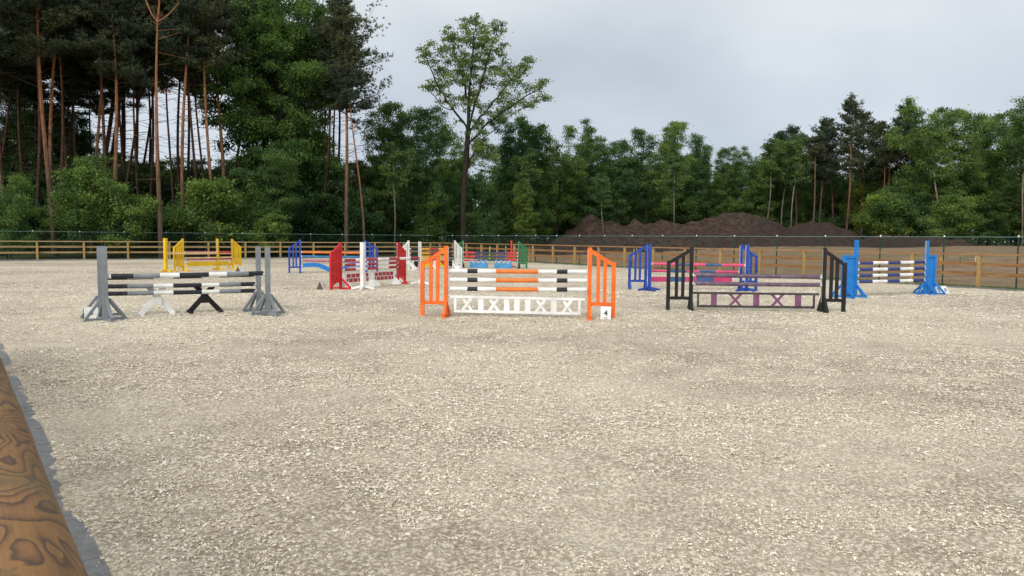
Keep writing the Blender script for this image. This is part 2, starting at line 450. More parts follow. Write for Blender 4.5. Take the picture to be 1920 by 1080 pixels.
gy = np.concatenate([np.linspace(-200, -12, 12), np.arange(-8, 140, 0.9), np.linspace(150, 2200, 30)])
X, Y = np.meshgrid(gx, gy)
Z = terrain(X, Y)
dr, dl, dn = out_dist(X, Y)
inside = (np.maximum(dr, dl) < 0.4)
Z = np.where(inside, -0.05, Z)
V = np.stack([X.ravel(), Y.ravel(), Z.ravel()], 1)
nx = len(gx)
ii, jj = np.meshgrid(np.arange(len(gy) - 1), np.arange(nx - 1), indexing='ij')
q = (ii * nx + jj).ravel()
Fq = np.stack([q, q + 1, q + nx + 1, q + nx], 1)
cx = V[Fq].mean(1)
dr, dl, dn = out_dist(cx[:, 0], cx[:, 1])
mi = np.where((dr > -1.0) & (dl < 26 + vnoise(cx[:, 0], cx[:, 1], 5.0, 3) * 6) & (cx[:, 1] < 96 + vnoise(cx[:, 0], cx[:, 1], 6.0, 9) * 8) & (cx[:, 0] > -6), 1, 0)
g = npmesh('ground', V, Fq, ['forest_floor', 'field_dirt'], smooth=True, mi=mi)
tag(g, kind='structure')

# sand sheet: fine relief, dense where one stands close to it
def growspace(a, b, s0, rate):
    out = [a]; s = s0
    while out[-1] < b:
        out.append(out[-1] + s); s *= 1 + rate
    return out
xs = np.array(sorted(set([-v for v in growspace(2.0, 50, 0.032, 0.012)] + list(np.arange(-2.0, 4.0, 0.032)) + growspace(4.0, 34, 0.032, 0.014))))
ys = np.array(growspace(1.2, 72.5, 0.022, 0.0062))
X, Y = np.meshgrid(xs, ys)
dr, dl, dn = out_dist(X, Y)
rel = vnoise(X, Y, 0.55, 11) * 0.030 + vnoise(X, Y, 0.21, 12) * 0.024 + vnoise(X, Y, 0.085, 13) * 0.022 + vnoise(X + Y * 0.4, Y, 0.045, 14) * 0.018 + vnoise(X, Y, 2.4, 15) * 0.02
hoof = vnoise(X, Y, 0.16, 21) * vnoise(X, Y, 0.9, 22)
rel = rel - np.clip(hoof * 4 - 0.22, 0, 1) * 0.05
edge = np.clip(-dn / 0.5, 0, 1)
Z = rel * np.clip(0.3 + edge, 0, 1) + 0.012 - 0.05 * np.clip(1 - np.clip(-dn + 0.27 + np.clip(Y - 3.5, 0, 9) * 0.015 + vnoise(X, Y, 0.5, 31) * 0.20 + vnoise(X, Y, 0.13, 32) * 0.07, 0, 1) / 0.30, 0, 1)
V = np.stack([X.ravel(), Y.ravel(), Z.ravel()], 1); nx = len(xs)
ii, jj = np.meshgrid(np.arange(len(ys) - 1), np.arange(nx - 1), indexing='ij')
q = (ii * nx + jj).ravel(); Fq = np.stack([q, q + 1, q + nx + 1, q + nx], 1)
cx = V[Fq].mean(1); dr, dl, dn = out_dist(cx[:, 0], cx[:, 1])
keep = (dr < -0.45) & (dl < -0.30) & (dn < 0.30)
Fq = Fq[keep]
used = np.unique(Fq); remap = np.zeros(len(V), dtype=np.int64); remap[used] = np.arange(len(used))
sand_ob = npmesh('arena_sand', V[used], remap[Fq], ['sand'], smooth=True)
tag(sand_ob, kind='structure')
print('sand verts', len(used))
def sandz(x, y):
    return (vnoise(x, y, 0.55, 11) * 0.030 + vnoise(x, y, 0.21, 12) * 0.024 + vnoise(x, y, 0.085, 13) * 0.022 + vnoise(x + y * 0.4, y, 0.045, 14) * 0.018
            + vnoise(x, y, 2.4, 15) * 0.02 + 0.012)

# pale fibre flakes mixed into the footing
def flakes():
    cs = []
    for (y0, y1, dens) in ((2.6, 5, 2000), (5, 8, 1600), (8, 12, 1000), (12, 18, 620), (18, 27, 330), (27, 42, 90)):
        w0, w1 = -0.72 * y1 - 1, 0.72 * y1 + 1
        n = int((y1 - y0) * (w1 - w0) * dens)
        cs.append(np.stack([rng.uniform(w0, w1, n), rng.uniform(y0, y1, n)], 1))
    c = np.concatenate(cs)
    den = vnoise(c[:, 0], c[:, 1], 0.6, 41) * 1.2 + vnoise(c[:, 0], c[:, 1], 0.15, 42) * 1.3 + vnoise(c[:, 0] * 0.6, c[:, 1], 1.9, 43) * 1.1
    dr, dl, dn = out_dist(c[:, 0], c[:, 1])
    den = den - 0.42 * np.clip(1 + dn / 2.6, 0, 1)
    k = (rng.uniform(-0.6, 0.75, len(c)) < den) & (dn < 0.03) & (dr < -0.6)
    k &= (dn < -0.08) | (rng.random(len(c)) < 0.3)
    c = c[k]
    # tufts: many flakes cling together
    rep = rng.integers(1, 6, len(c)); rep[rng.random(len(c)) < 0.4] = 1
    c = np.repeat(c, rep, axis=0); sp = 0.009 * np.clip(c[:, 1:2] / 8, 1, 2.2)
    c = c + rng.normal(size=c.shape) * np.repeat(np.where(rep > 1, 1.0, 0.0), rep)[:, None] * sp
    n = len(c)
    s = 0.0024 + 0.0060 * rng.random(n) ** 2.2 + np.where(rng.random(n) < 0.010, 0.008, 0)
    s = s * np.clip(0.75 + c[:, 1] / 14, 1, 2.6)
    NS = 6
    a0 = rng.uniform(0, 6.28, n); el = rng.uniform(1.0, 1.9, n); rot = rng.uniform(0, 3.14, n)
    tx, ty = rng.normal(0, 0.17, n), rng.normal(0.05, 0.17, n)
    z0 = sandz(c[:, 0], c[:, 1])
    vs = np.zeros((n, NS + 1, 3))
    for j in range(NS):
        a = a0 + j * 2 * math.pi / NS
        r = s * rng.uniform(0.55, 1.35, n)
        ux = np.cos(a) * r * el; uy = np.sin(a) * r
        dx = ux * np.cos(rot) - uy * np.sin(rot); dy = ux * np.sin(rot) + uy * np.cos(rot)
        vs[:, j, 0] = c[:, 0] + dx; vs[:, j, 1] = c[:, 1] + dy
        vs[:, j, 2] = z0 + 0.004 + dx * tx + dy * ty + rng.uniform(-0.004, 0.005, n)
    vs[:, NS, 0] = c[:, 0]; vs[:, NS, 1] = c[:, 1]; vs[:, NS, 2] = z0 + 0.006 + s * rng.uniform(0.15, 0.6, n)
    b0 = (np.arange(n) * (NS + 1))[:, None]
    fs = np.concatenate([np.stack([b0[:, 0] + j, b0[:, 0] + (j + 1) % NS, b0[:, 0] + NS], 1) for j in range(NS)])
    print('flakes', n)
    o = npmesh('sand_fibre', vs.reshape(-1, 3), fs, ['fibre'])
    tag(o, 'pale shredded fibre flakes mixed into the riding sand', 'arena footing', kind='stuff')
flakes()

# close edging pavers along the near side
def pavers():
    mb = MB()
    L = 0.92; W = 0.30
    for i in range(-2, 16):
        a = NEAR_P + ND * (i * L + 0.27) + N_out * 0.0; e = NEAR_P + ND * ((i + 1) * L + 0.27 - 0.010)
        a2, e2 = a + N_out * W, e + N_out * W
        h = random.uniform(-0.002, 0.002)
        vs = [(a[0], a[1], 0.012 + h), (e[0], e[1], 0.012 + h), (e2[0], e2[1], 0.014 + h), (a2[0], a2[1], 0.014 + h)]
        vs += [(v[0], v[1], -0.08) for v in vs]
        mb.add(vs, [(0, 1, 2, 3), (4, 5, 6, 7), (0, 1, 5, 4), (1, 2, 6, 5), (2, 3, 7, 6), (3, 0, 4, 7)], 'paver_grey')
    o = mb.build('paved_edging'); tag(o, kind='structure')
    o2 = MB()
    a = NEAR_P + N_out * 0.33 - ND * 3; e = NEAR_P + N_out * 0.33 + ND * 50
    a2 = a + N_out * 6; e2 = e + N_out * 6
    o2.add([(a[0], a[1], 0.004), (e[0], e[1], 0.004), (e2[0], e2[1], 0.004), (a2[0], a2[1], 0.004)], [(0, 1, 2, 3)], 'forest_floor')
    tag(o2.build('grass_verge'), kind='structure')
pavers()

def kerb(P0, d, out, off, L, name, h=0.075, w=0.06):
    mb = MB(); n = int(L)
    for i in range(n):
        a = P0 - out * off + d * i; e = P0 - out * off + d * (i + 0.99)
        hh = h + random.uniform(-0.006, 0.006)
        mb.beam((a[0], a[1], hh / 2 - 0.04), (e[0], e[1], hh / 2 - 0.04), w, hh + 0.08, 'concrete')
    tag(mb.build(name), kind='structure')
kerb(FC - RD * 0.0 - R_out * 0.0, RD, R_out, 0.50, 80, 'kerb')
kerb(FC - LD * 0.0, LD, L_out, 0.34, 70, 'kerb', h=0.10, w=0.09)

# grass strip along the right fence
def grass():
    n = 90000
    t = rng.uniform(0, 62, n) ** 1.0; w = rng.normal(0.15, 0.42, n)
    w = np.clip(w, -0.44, 2.2)
    p = FC[None, :] + RD[None, :] * t[:, None] + R_out[None, :] * w[:, None]
    den = vnoise(p[:, 0], p[:, 1], 1.1, 51) + vnoise(p[:, 0], p[:, 1], 0.35, 52)
    k = den > rng.uniform(-0.9, 0.35, n)
    p = p[k]; n = len(p)
    h = rng.uniform(0.03, 0.15, n); a = rng.uniform(0, 6.28, n); wd = 0.007 + rng.random(n) * 0.008
    base = np.zeros(n) + 0.0
    zt = np.maximum(terrain(p[:, 0], p[:, 1]), -0.03)
    v = np.zeros((n, 3, 3))
    v[:, 0] = np.stack([p[:, 0] - np.cos(a) * wd, p[:, 1] - np.sin(a) * wd, zt], 1)
    v[:, 1] = np.stack([p[:, 0] + np.cos(a) * wd, p[:, 1] + np.sin(a) * wd, zt], 1)
    v[:, 2] = np.stack([p[:, 0] + rng.normal(0, 0.03, n), p[:, 1] + rng.normal(0, 0.03, n), zt + h], 1)
    o = npmesh('grass', v.reshape(-1, 3), np.arange(n * 3).reshape(-1, 3), ['grass_blade'])
    tag(o, 'strip of short green grass growing along the kerb under the right fence', 'grass', kind='stuff')
    # soil below it
    mb = MB()
    a = FC - R_out * 0.49; e = a + RD * 80; a2 = a + R_out * 2.1; e2 = e + R_out * 2.1
    mb.add([(a[0], a[1], 0.0), (e[0], e[1], 0.0), (e2[0], e2[1], -0.01), (a2[0], a2[1], -0.01)], [(0, 1, 2, 3)], 'field_dirt')
    tag(mb.build('verge'), kind='structure')
grass()

# ---------------------------------------------------------------- fences
def timber_fence(P0, d, first, step, n, label, wood, out, ext=1.0, ph=1.30):
    rz = math.atan2(d[1], d[0])
    t = empty('timber_fence', (P0[0], P0[1], 0), rz, label, 'fence')
    oy = 1 if (np.array([-d[1], d[0]]) @ out) > 0 else -1      # local y of the outer side
    xs_ = [first + i * step for i in range(n)]
    for x in xs_:
        w = 0.062
        mb = MB().box(x - w, x + w, -w, w, -0.15, ph + random.uniform(-0.015, 0.01), 'post_wood')
        mb.build('post', t)
    lo, hi = xs_[0] - ext, xs_[-1] + ext
    seg = [lo] + xs_[1:-1:1] + [hi]
    for zc in (0.96, 0.555):
        for i in range(0, len(seg) - 1, 2):
            a, e = seg[i], seg[min(i + 2, len(seg) - 1)]
            mb = MB(); dz = [random.uniform(-0.012, 0.012) for _ in range(2)]
            mb.beam((a + 0.004, oy * 0.088, zc + dz[0]), (e - 0.004, oy * 0.088, zc + dz[1]), 0.05, 0.135, wood)
            mb.build('rail', t)
    for i in range(0, len(seg) - 1, 2):                       # half round cap rail
        a, e = seg[i], seg[min(i + 2, len(seg) - 1)]
        mb = MB(); r = 0.075; vs = []; K = 9
        z = ph + 0.003 + random.uniform(0, 0.006)
        for x in (a + 0.003, e - 0.003):
            for k in range(K): th = math.pi * k / (K - 1); vs.append((x, math.cos(th) * r, z + math.sin(th) * r * 0.95))
        mb.add(vs, [(k, k + 1, K + k + 1, K + k) for k in range(K - 1)] + [(0, K, 2 * K - 1, K - 1), tuple(range(K)), tuple(range(K, 2 * K))], wood)
        mb.build('top_rail', t)
    return t
timber_fence(FC, LD, 0.9, 2.85, 16, 'wooden post and rail fence running along the far end before the tall pines', 'rail_wood_far', L_out, 1.5)
timber_fence(FC, RD, 0.25, 2.69, 24, 'wooden post and rail fence along the right side beside the bare soil field', 'rail_wood', R_out, 1.2)

# near fence: its half round top rail passes right beside the lens
def near_fence():
    h = 1.36
    e1 = G(180, 1080, h - 0.02)
    c = e1 + N_out * 0.086
    t = empty('timber_fence', (c[0], c[1], 0), math.atan2(ND[1], ND[0]), 'honey brown log rail with dark swirling grain at the bottom left corner', 'fence')
    K = 25; r = 0.088; vs = []; nxs = 60
    for i in range(nxs):
        x = -2.0 + i * 14.0 / (nxs - 1)
        for k in range(K):
            th = -0.35 + (math.pi + 0.7) * k / (K - 1)
            rr_ = r * (1 + 0.012 * math.sin(x * 5 + k * 0.4))
            vs.append((x, math.cos(th) * rr_, h - 0.07 + math.sin(th) * rr_ * 0.92))
    fs = [(i * K + k, i * K + k + 1, (i + 1) * K + k + 1, (i + 1) * K + k) for i in range(nxs - 1) for k in range(K - 1)]
    fs += [(i * K, (i + 1) * K, (i + 1) * K + K - 1, i * K + K - 1) for i in range(nxs - 1)]
    mb = MB().add(vs, fs, 'log_wood'); mb.build('top_rail', t, smooth=True)
    for x in (-0.9, 1.95, 4.8, 7.65, 10.5):
        MB().box(x - 0.06, x + 0.06, -0.06, 0.06, -0.1, h - 0.10, 'post_wood').build('post', t)
    for zc in (0.95, 0.55):
        MB().beam((-2, 0.088, zc), (12, 0.088, zc), 0.045, 0.13, 'rail_wood').build('rail', t)
near_fence()

def chain_fence(P0, d, out, off, L, label, first, step):
    rz = math.atan2(d[1], d[0]); P = P0 + out * off
    H = 2.05
    t = empty('wire_fence', (P[0], P[1], 0), rz, label, 'fence')
    n = int(L / step)
    for i in range(n + 1):
        x = first + i * step
        w_ = P + d * x; z0 = tz(w_[0], w_[1])
        p = MB().tube([(x, 0, z0 - 0.1), (x, 0, H - 0.02)], 0.028, 'fence_green', 8).build('post', t)
        MB().tube([(x, 0, H - 0.02), (x, 0, H + 0.03), (x, 0, H + 0.06)], [0.034, 0.034, 0.012], 'plastic_white', 8).build('cap', p)
    MB().tube([(x, 0, H - 0.015 + 0.0 * x) for x in np.linspace(0, L, 30)], 0.011, 'top_wire', 6).build('top_wire', t)
    # diagonal mesh wires
    z0b = 0.12; hh = H - 0.03 - z0b; st = 0.085
    k = np.arange(int(L / st)) * st
    vs = []; fs = []
    V = []; Fx = []
    r = 0.0028; q = 0
    for sgn in (1, -1):
        x0 = k; x1 = k + hh * sgn
        ok = (x1 >= 0) & (x1 <= L); a = x0[ok]; b2 = x1[ok]
        n_ = len(a)
        for j, (ox, oy_) in enumerate(((-r * 1.2, 0), (r * 1.2, 0), (0, r * 1.6))):
            V.append(np.stack([a + ox, np.full(n_, oy_), np.full(n_, z0b)], 1))
        for j, (ox, oy_) in enumerate(((-r * 1.2, 0), (r * 1.2, 0), (0, r * 1.6))):
            V.append(np.stack([b2 + ox, np.full(n_, oy_), np.full(n_, z0b + hh)], 1))
        i0 = np.arange(n_)
        for j in range(3):
            j2 = (j + 1) % 3
            Fx.append(np.stack([q + j * n_ + i0, q + j2 * n_ + i0, q + (3 + j2) * n_ + i0, q + (3 + j) * n_ + i0], 1))
        q += 6 * n_
    npmesh('wire_mesh', np.concatenate(V), np.concatenate(Fx), ['wire'], parent=t)
chain_fence(FC, LD, L_out, 1.15, 44, 'green chain link fence behind the far wooden fence before the pines', 0.5, 2.9)
chain_fence(FC, RD, R_out, 0.85, 60, 'green chain link fence behind the right wooden fence before the soil heaps', 1.2, 2.85)

# ---------------------------------------------------------------- jumps
def wing(A, Out, h, h2, hb, mat, label, cups, nsl=2, pw=0.09, sw=0.08, foot='brace', strip='plastic_white', group=None, foot_dir=1, solid=False, fl=0.42, bh=0.36, notch=False):
    A = np.array(A); Out = np.array(Out); dd = Out - A; W = float(np.linalg.norm(dd)); rz = math.atan2(dd[1], dd[0])
    t = empty('jump_wing', (A[0], A[1], 0), rz, label, 'jump wing', group)
    hy = 0.036
    MB().box(-pw / 2, pw / 2, -hy, hy, 0.01, h, mat).build('tall_post', t)
    MB().box(W - pw / 2, W + pw / 2, -hy, hy, 0.0, h2, mat).build('short_post', t)
    sl = (h2 - h) / W
    zt = lambda x: h - 0.02 + (h2 - h + 0.01) * (x / W)
    x0, x1 = pw / 2 + 0.001, W - pw / 2 - 0.001
    th = 0.030
    MB().prism([(x0, zt(x0) - 0.10), (x1, zt(x1) - 0.10), (x1, zt(x1)), (x0, zt(x0))], -th, th, mat).build('top_rail', t)
    MB().box(x0, x1, -th, th, hb - 0.04, hb + 0.04, mat).build('bottom_rail', t)
    inner = x1 - x0
    for i in range(nsl):
        c = x0 + inner * (i + 1) / (nsl + 1) if not solid else x0 + inner * (i + 0.5) / nsl
        s2 = sw / 2 if not solid else inner / nsl * 0.40
        MB().prism([(c - s2, hb + 0.041), (c + s2, hb + 0.041), (c + s2, zt(c + s2) - 0.101), (c - s2, zt(c - s2) - 0.101)], -0.022, 0.022, mat).build('slat', t)
    if foot == 'brace':
        MB().box(-0.035, 0.035, -fl, -hy - 0.002, 0.0, 0.065, mat).box(-0.035, 0.035, hy + 0.002, fl, 0.0, 0.065, mat).build('foot', t)
        for s in (-1, 1):
            MB().beam((0, s * (fl - 0.03), 0.07), (0, s * (hy + 0.015), bh), 0.066, 0.05, mat, up=(0, s, 1)).build('brace', t)
    else:
        for s in (-1, 1):
            MB().prism([(s * (hy + 0.002), 0.0), (s * fl, 0.0), (s * fl, 0.05), (s * (hy + 0.05), bh), (s * (hy + 0.002), bh)], -0.028, 0.028, mat, axis='x').build('foot', t)
    if strip:
        mb = MB().box(-pw / 2 - 0.008, -pw / 2 - 0.001, -0.022, 0.022, 0.25, h - 0.03, strip)
        z = 0.3
        while z < h - 0.1:
            if notch: mb.box(-pw / 2 - 0.016, -pw / 2 - 0.009, -0.018, 0.018, z, z + 0.03, 'dark_recess'); z += 0.06
            else: mb.box(-pw / 2 - 0.0105, -pw / 2 - 0.009, -0.007, 0.007, z, z + 0.02, 'dark_recess'); z += 0.075
        mb.build('keyhole_strip', t)
    for z in cups: cup(t, -pw / 2 - 0.009, z)
    return t
def cup(t, x, z):
    """shallow plastic cup that carries a pole; z is the pole centre"""
    mb = MB(); r = 0.058; pts = []
    for k in range(7):
        a = math.pi + math.pi * k / 6; pts.append((math.cos(a) * r, z + math.sin(a) * r * 0.9))
    inn = [(p[0] * 0.86, z + (p[1] - z) * 0.84) for p in reversed(pts)]
    poly = pts + inn
    mb.prism([(p[0], p[1]) for p in poly], x - 0.055, x, 'plastic_white', axis='x')
    mb.box(x - 0.006, x, -0.02, 0.02, z - 0.02, z + 0.075, 'plastic_white')
    mb.build('jump_cup', t)
def standard(A, toward, h, mat, label, cups, pw=0.10, fl=0.42, bh=0.42, strip=None, rot=0.0, low=False, side=None, group=None):
    """upright post on crossed feet; toward = the point its cups face"""
    A = np.array(A); dd = A - np.array(toward); rz = math.atan2(dd[1], dd[0])
    t = empty('jump_stand', (A[0], A[1], 0), rz, label, 'jump stand', group)
    hw = pw / 2
    mb = MB().box(-hw, hw, -hw, hw, 0.01, h, mat)
    mb.build('post', t)
    if side: MB().box(-hw + 0.004, hw - 0.004, -hw - 0.004, -hw - 0.0005, 0.06, h - 0.004, side).build('side_board', t)
    ca, sa = math.cos(rot), math.sin(rot)
    for k in range(4):
        a = rot + k * math.pi / 2; c, s = math.cos(a), math.sin(a)
        R = lambda r, z: (c * r, s * r, z)
        if low:
            MB().beam(R(hw * 1.1, 0.115), R(fl, 0.035), 0.075, 0.07, mat).build('foot', t)
        else:
            m2 = MB().beam(R(hw + 0.003, 0.036), R(fl, 0.036), 0.075, 0.07, mat)
            f_ = m2.build('foot', t)
            MB().beam(R(fl - 0.04, 0.075), R(hw + 0.02, bh), 0.055, 0.05, mat, up=(c, s, 1)).build('brace', t)
    if strip:
        MB().box(-hw - 0.007, -hw - 0.001, -0.022, 0.022, 0.2, h - 0.02, strip).build('keyhole_strip', t)
    for z in cups: cup(t, -hw - 0.008, z)
    return t
def pole(P0, z0, P1, z1, segs, label, r=0.049, sag=0.006, cap='plastic_white', group=None):
    """segs: (end fraction, material)"""
    a = Vector((P0[0], P0[1], z0)); e = Vector((P1[0], P1[1], z1)); L = (e - a).length
    o = None
    mb = MB(); prev = 0.0
    d = (e - a).normalized()
    rx = Matrix.Identity(3)
    fr = [0.0] + [s[0] for s in segs]
    ph = random.uniform(0, 6.28)
    def pt(f): return Vector((f * L, 0.004 * math.sin(f * 4 + ph), -sag * 4 * f * (1 - f)))
    NR = 14
    for (f1, mt) in segs:
        k = max(2, int((f1 - prev) * 14) + 1)
        fs_ = [prev + (f1 - prev) * i / k for i in range(k + 1)]
        mb.tube([pt(f) for f in fs_], [r * (1 + 0.012 * math.sin(f * 31 + ph)) for f in fs_], mt, NR, cap=False)
        prev = f1
    for f, dx in ((0.0, -1), (1.0, 1)):
        p = pt(f); mb.tube([p, p + Vector((dx * 0.012, 0, 0)), p + Vector((dx * 0.028, 0, 0))], [r * 0.99, r * 0.99, r * 0.80], cap, NR)
    o = mb.build('jump_pole', smooth=True)
    for p_ in o.data.polygons:
        if len(p_.vertices) > 4: p_.use_smooth = False
    o.location = a; o.rotation_euler = Vector((1, 0, 0)).rotation_difference(d).to_euler()
    tag(o, label, 'pole', group)
    return o
def poles_between(A, B, rows, segs, labels, xl, xr, r=0.049, group=None, sag=0.006):
    """rows: (pixel row left, pixel row right) of each pole; returns heights at both ends"""
    zs = []
    P0 = lineat(A, B, xl); P1 = lineat(A, B, xr)
    for (yl, yr), lb in zip(rows, labels):
        z0, z1 = ZH(P0, yl), ZH(P1, yr)
        sg = segs[len(zs)] if isinstance(segs[0], list) else segs
        pole(P0, z0, P1, z1, sg, lb, r, sag, group=group)
        zs.append((z0, z1))
    return zs
def seg(bounds, mats):
    a, b = bounds[0], bounds[-1]
    return [((x - a) / (b - a), m_) for x, m_ in zip(bounds[1:], mats)]
def text_mesh(parent, s, size, loc, rot, mat='ink', name='lettering'):
    cu = bpy.data.curves.new('t', 'FONT'); cu.body = s; cu.size = size; cu.align_x = 'CENTER'; cu.align_y = 'CENTER'; cu.extrude = 0.0008; cu.offset = size * 0.02
    to = bpy.data.objects.new('t', cu); COL.objects.link(to)
    dg = bpy.context.evaluated_depsgraph_get()
    me = bpy.data.meshes.new_from_object(to.evaluated_get(dg))
    bpy.data.objects.remove(to); me.materials.clear(); me.materials.append(MATS[mat])
    o = bpy.data.objects.new(name, me); COL.objects.link(o); o.parent = parent
    o.location = loc; o.rotation_euler = rot
    return o
def number_board(P, rz, w, h, lean, label, text=None, small=None, side='brown_and_hollow_shade', wedge=0.26, face='plastic_white'):
    """folded stand: white number face (local -y) leaning back, dark sheets painting the shade of its hollow sides"""
    t = empty('number_board', (P[0], P[1], 0), rz, label, 'number board')
    th = 0.012; dy = math.tan(lean) * h
    def pan(y0, y1, mt, nm):
        mb = MB(); d = th
        vs = [(-w / 2, y0, 0.012), (w / 2, y0, 0.012), (w / 2, y1, h), (-w / 2, y1, h)]
        s = 1 if y0 < y1 else -1
        vs += [(v[0], v[1] + s * d, v[2] - (0.004 if v[2] > 0.1 else 0)) for v in vs]
        mb.add(vs, [(0, 1, 2, 3), (4, 5, 6, 7), (0, 1, 5, 4), (1, 2, 6, 5), (2, 3, 7, 6), (3, 0, 4, 7)], mt)
        return mb.build(nm, t)
    pan(0, dy, face, 'front_panel')
    pan(wedge, dy + 0.03, side, 'back_panel')
    MB().prism([(0.02, 0.02), (wedge - 0.02, 0.02), (dy + 0.02, h - 0.03), (dy + 0.012, h - 0.03)], -w / 2 + 0.01, -w / 2 + 0.022, side, axis='x').build('hollow_shade_sheet', t)  # dark sheets stand in for the shade inside the open wedge
    MB().prism([(0.02, 0.02), (wedge - 0.02, 0.02), (dy + 0.02, h - 0.03), (dy + 0.012, h - 0.03)], w / 2 - 0.022, w / 2 - 0.01, side, axis='x').build('hollow_shade_sheet', t)
    rx = math.pi / 2 - lean
    for s, size, zz in ((text, h * 0.60, 0.50), (small, h * 0.17, 0.16)):
        if s: text_mesh(t, s, size, (0, dy * zz - 0.003, h * zz), (rx, 0, 0), name='number' if s == text else 'lettering')
    return t
def face_cam(P, extra=0.0): return math.atan2(P[1], P[0]) - math.pi / 2 + extra

# --- orange vertical with number 4
A, B = G(836.5, 593.8), G(1104.5, 597.8)
oA, oB = lineat(A, B, 792), lineat(A, B, 1150)
W_, K_, O_ = 'white_paint', 'dark_pole', 'orange_pole'
sg = seg([365, 515, 608, 773, 1152, 1316, 1411, 1575], [W_, K_, W_, O_, W_, K_, W_])
z3 = poles_between(A, B, [(507.8, 509.5), (524.4, 526), (541.3, 543)], sg,
    ['white pole with black bands and orange middle, topmost of three on the orange jump',
     'white pole with black bands and orange middle, middle of three on the orange jump',
     'white pole with black bands and orange middle, lowest of three on the orange jump'], 845.5, 1098, r=0.050, group='striped poles of the orange jump')
hA, hB = ZH(A, 461), ZH(B, 464)
wing(A, oA, hA, ZH(oA, 490.3), ZH(A, 567.5), 'orange_paint', 'bright orange slatted jump wing without a number board beside it', [z[0] for z in z3] + [0.62], foot='brace')
wing(B, oB, hB, ZH(oB, 492), ZH(B, 570), 'orange_paint', 'bright orange slatted jump wing standing behind the number 4 board', [z[1] for z in z3] + [0.62], foot='brace')
def gate(A, B, xl, xr, fl, fr, ytl, ybl, ytr, ybr, boards, crosses, mf, mb_, label, frame_w=0.06, ww=0.1):
    """hanging gate: top rail xl..xr, frame fl..fr, boards (x0,x1), crosses (x0,x1) in pixel columns"""
    P0, P1 = lineat(A, B, xl), lineat(A, B, xr)
    d = P1 - P0; L = float(np.linalg.norm(d)); rz = math.atan2(d[1], d[0])
    z0, z1 = ZH(P0, ytl), ZH(P1, ytr)
    zb0, zb1 = ZH(P0, ybl), ZH(P1, ybr)
    t = empty('jump_gate', (P0[0], P0[1], 0), rz, label, 'jump filler')
    X_ = lambda px: float((lineat(A, B, px, 0.3) - P0) @ (d / L))
    ztop = lambda x: z0 + (z1 - z0) * x / L
    zbot = lambda x: zb0 + (zb1 - zb0) * x / L
    MB().beam((0, 0, ztop(0) - 0.028), (L, 0, ztop(L) - 0.028), 0.05, 0.056, mf).build('top_rail', t)
    a, e = X_(fl), X_(fr)
    MB().beam((a, 0, zbot(a) + 0.03), (e, 0, zbot(e) + 0.03), 0.045, 0.06, mf).build('bottom_rail', t)
    for (x, s) in ((a, 1), (e, -1)):
        xx = sorted((x, x + s * frame_w))
        MB().box(xx[0], xx[1], -0.02, 0.02, zbot(x) + 0.061, ztop(x) - 0.057, mf).build('stile', t)
    for x0, x1 in boards:
        u0, u1 = X_(x0), X_(x1); c = (u0 + u1) / 2
        MB().box(u0, u1, -0.014, 0.014, zbot(c) + 0.062, ztop(c) - 0.058, mb_).build('board', t)
    for x0, x1 in crosses:
        u0, u1 = X_(x0), X_(x1); c = (u0 + u1) / 2; zl, zh = zbot(c) + 0.062, ztop(c) - 0.058
        cw = 0.062
        def bar(p, q, y):
            dx, dz = q[0] - p[0], q[1] - p[1]; nn = math.hypot(dx, dz); hx = cw * nn / abs(dz) / 2
            return [(p[0] - hx, p[1]), (p[0] + hx, p[1]), (q[0] + hx, q[1]), (q[0] - hx, q[1])]
        mm_ = MB()
        mm_.prism(bar((u0 + 0.035, zl), (u1 - 0.035, zh), 0), -0.018, -0.001, mb_)
        mm_.prism(bar((u1 - 0.035, zl), (u0 + 0.035, zh), 0), 0.001, 0.018, mb_)
        mm_.build('cross', t)
    return t
cv = lambda z: 770 + z / 4.8
gate(A, B, cv(355), cv(1568), cv(390), cv(1530), 553.5, 585.2, 559.0, 590.5,
     [(cv(608), cv(655)), (cv(840), cv(888)), (cv(932), cv(982)), (cv(1028), cv(1078)), (cv(1262), cv(1313))],
     [(cv(455), cv(560)), (cv(697), cv(800)), (cv(1118), cv(1222)), (cv(1358), cv(1460))], 'white_paint', 'white_paint',
     'white picket gate with four crosses hanging below the orange and white poles')
p4 = G(1135.5, 600.3)
number_board(p4, face_cam(p4, -0.05), 0.235, 0.30, math.radians(14), 'white number board reading 4 in front of the right orange wing', '4', 'LRV')

# --- black wings, purple poles
A, B = G(1294.5, 581.8), G(1542.5, 585.2)
oA, oB = lineat(A, B, 1252.8), lineat(A, B, 1582.3)
z3 = poles_between(A, B, [(515.4, 519.4), (531.2, 534.2)], [(1.0, 'purple_pole')],
    ['faded mottled purple pole, the upper of two between black wings', 'faded mottled purple pole, the lower of two between black wings'], 1299.5, 1536.5, r=0.052, group='purple poles of the black jump')
wing(A, oA, ZH(A, 463), ZH(oA, 488.5), ZH(A, 559), 'black_paint', 'black slatted jump wing left of the mottled purple poles', [z[0] for z in z3], foot='wedge', fl=0.32, bh=0.42, strip='metal_grey')
wing(B, oB, ZH(B, 465.3), ZH(oB, 492.4), ZH(B, 563), 'black_paint', 'black slatted jump wing right of the purple poles, before the light blue wing', [z[1] for z in z3], foot='wedge', fl=0.36, bh=0.42, strip='metal_grey')
cv = lambda z: 1230 + z / 5.053
gate(A, B, cv(352), cv(1545), cv(390), cv(1505), 547, 576, 549.8, 578.8,
     [(cv(522), cv(575)), (cv(922), cv(978)), (cv(1318), cv(1375))], [(cv(690), cv(812)), (cv(1088), cv(1210))], 'worn_black', 'purple_paint',
     'dark framed gate with purple boards and two purple crosses', frame_w=0.045)

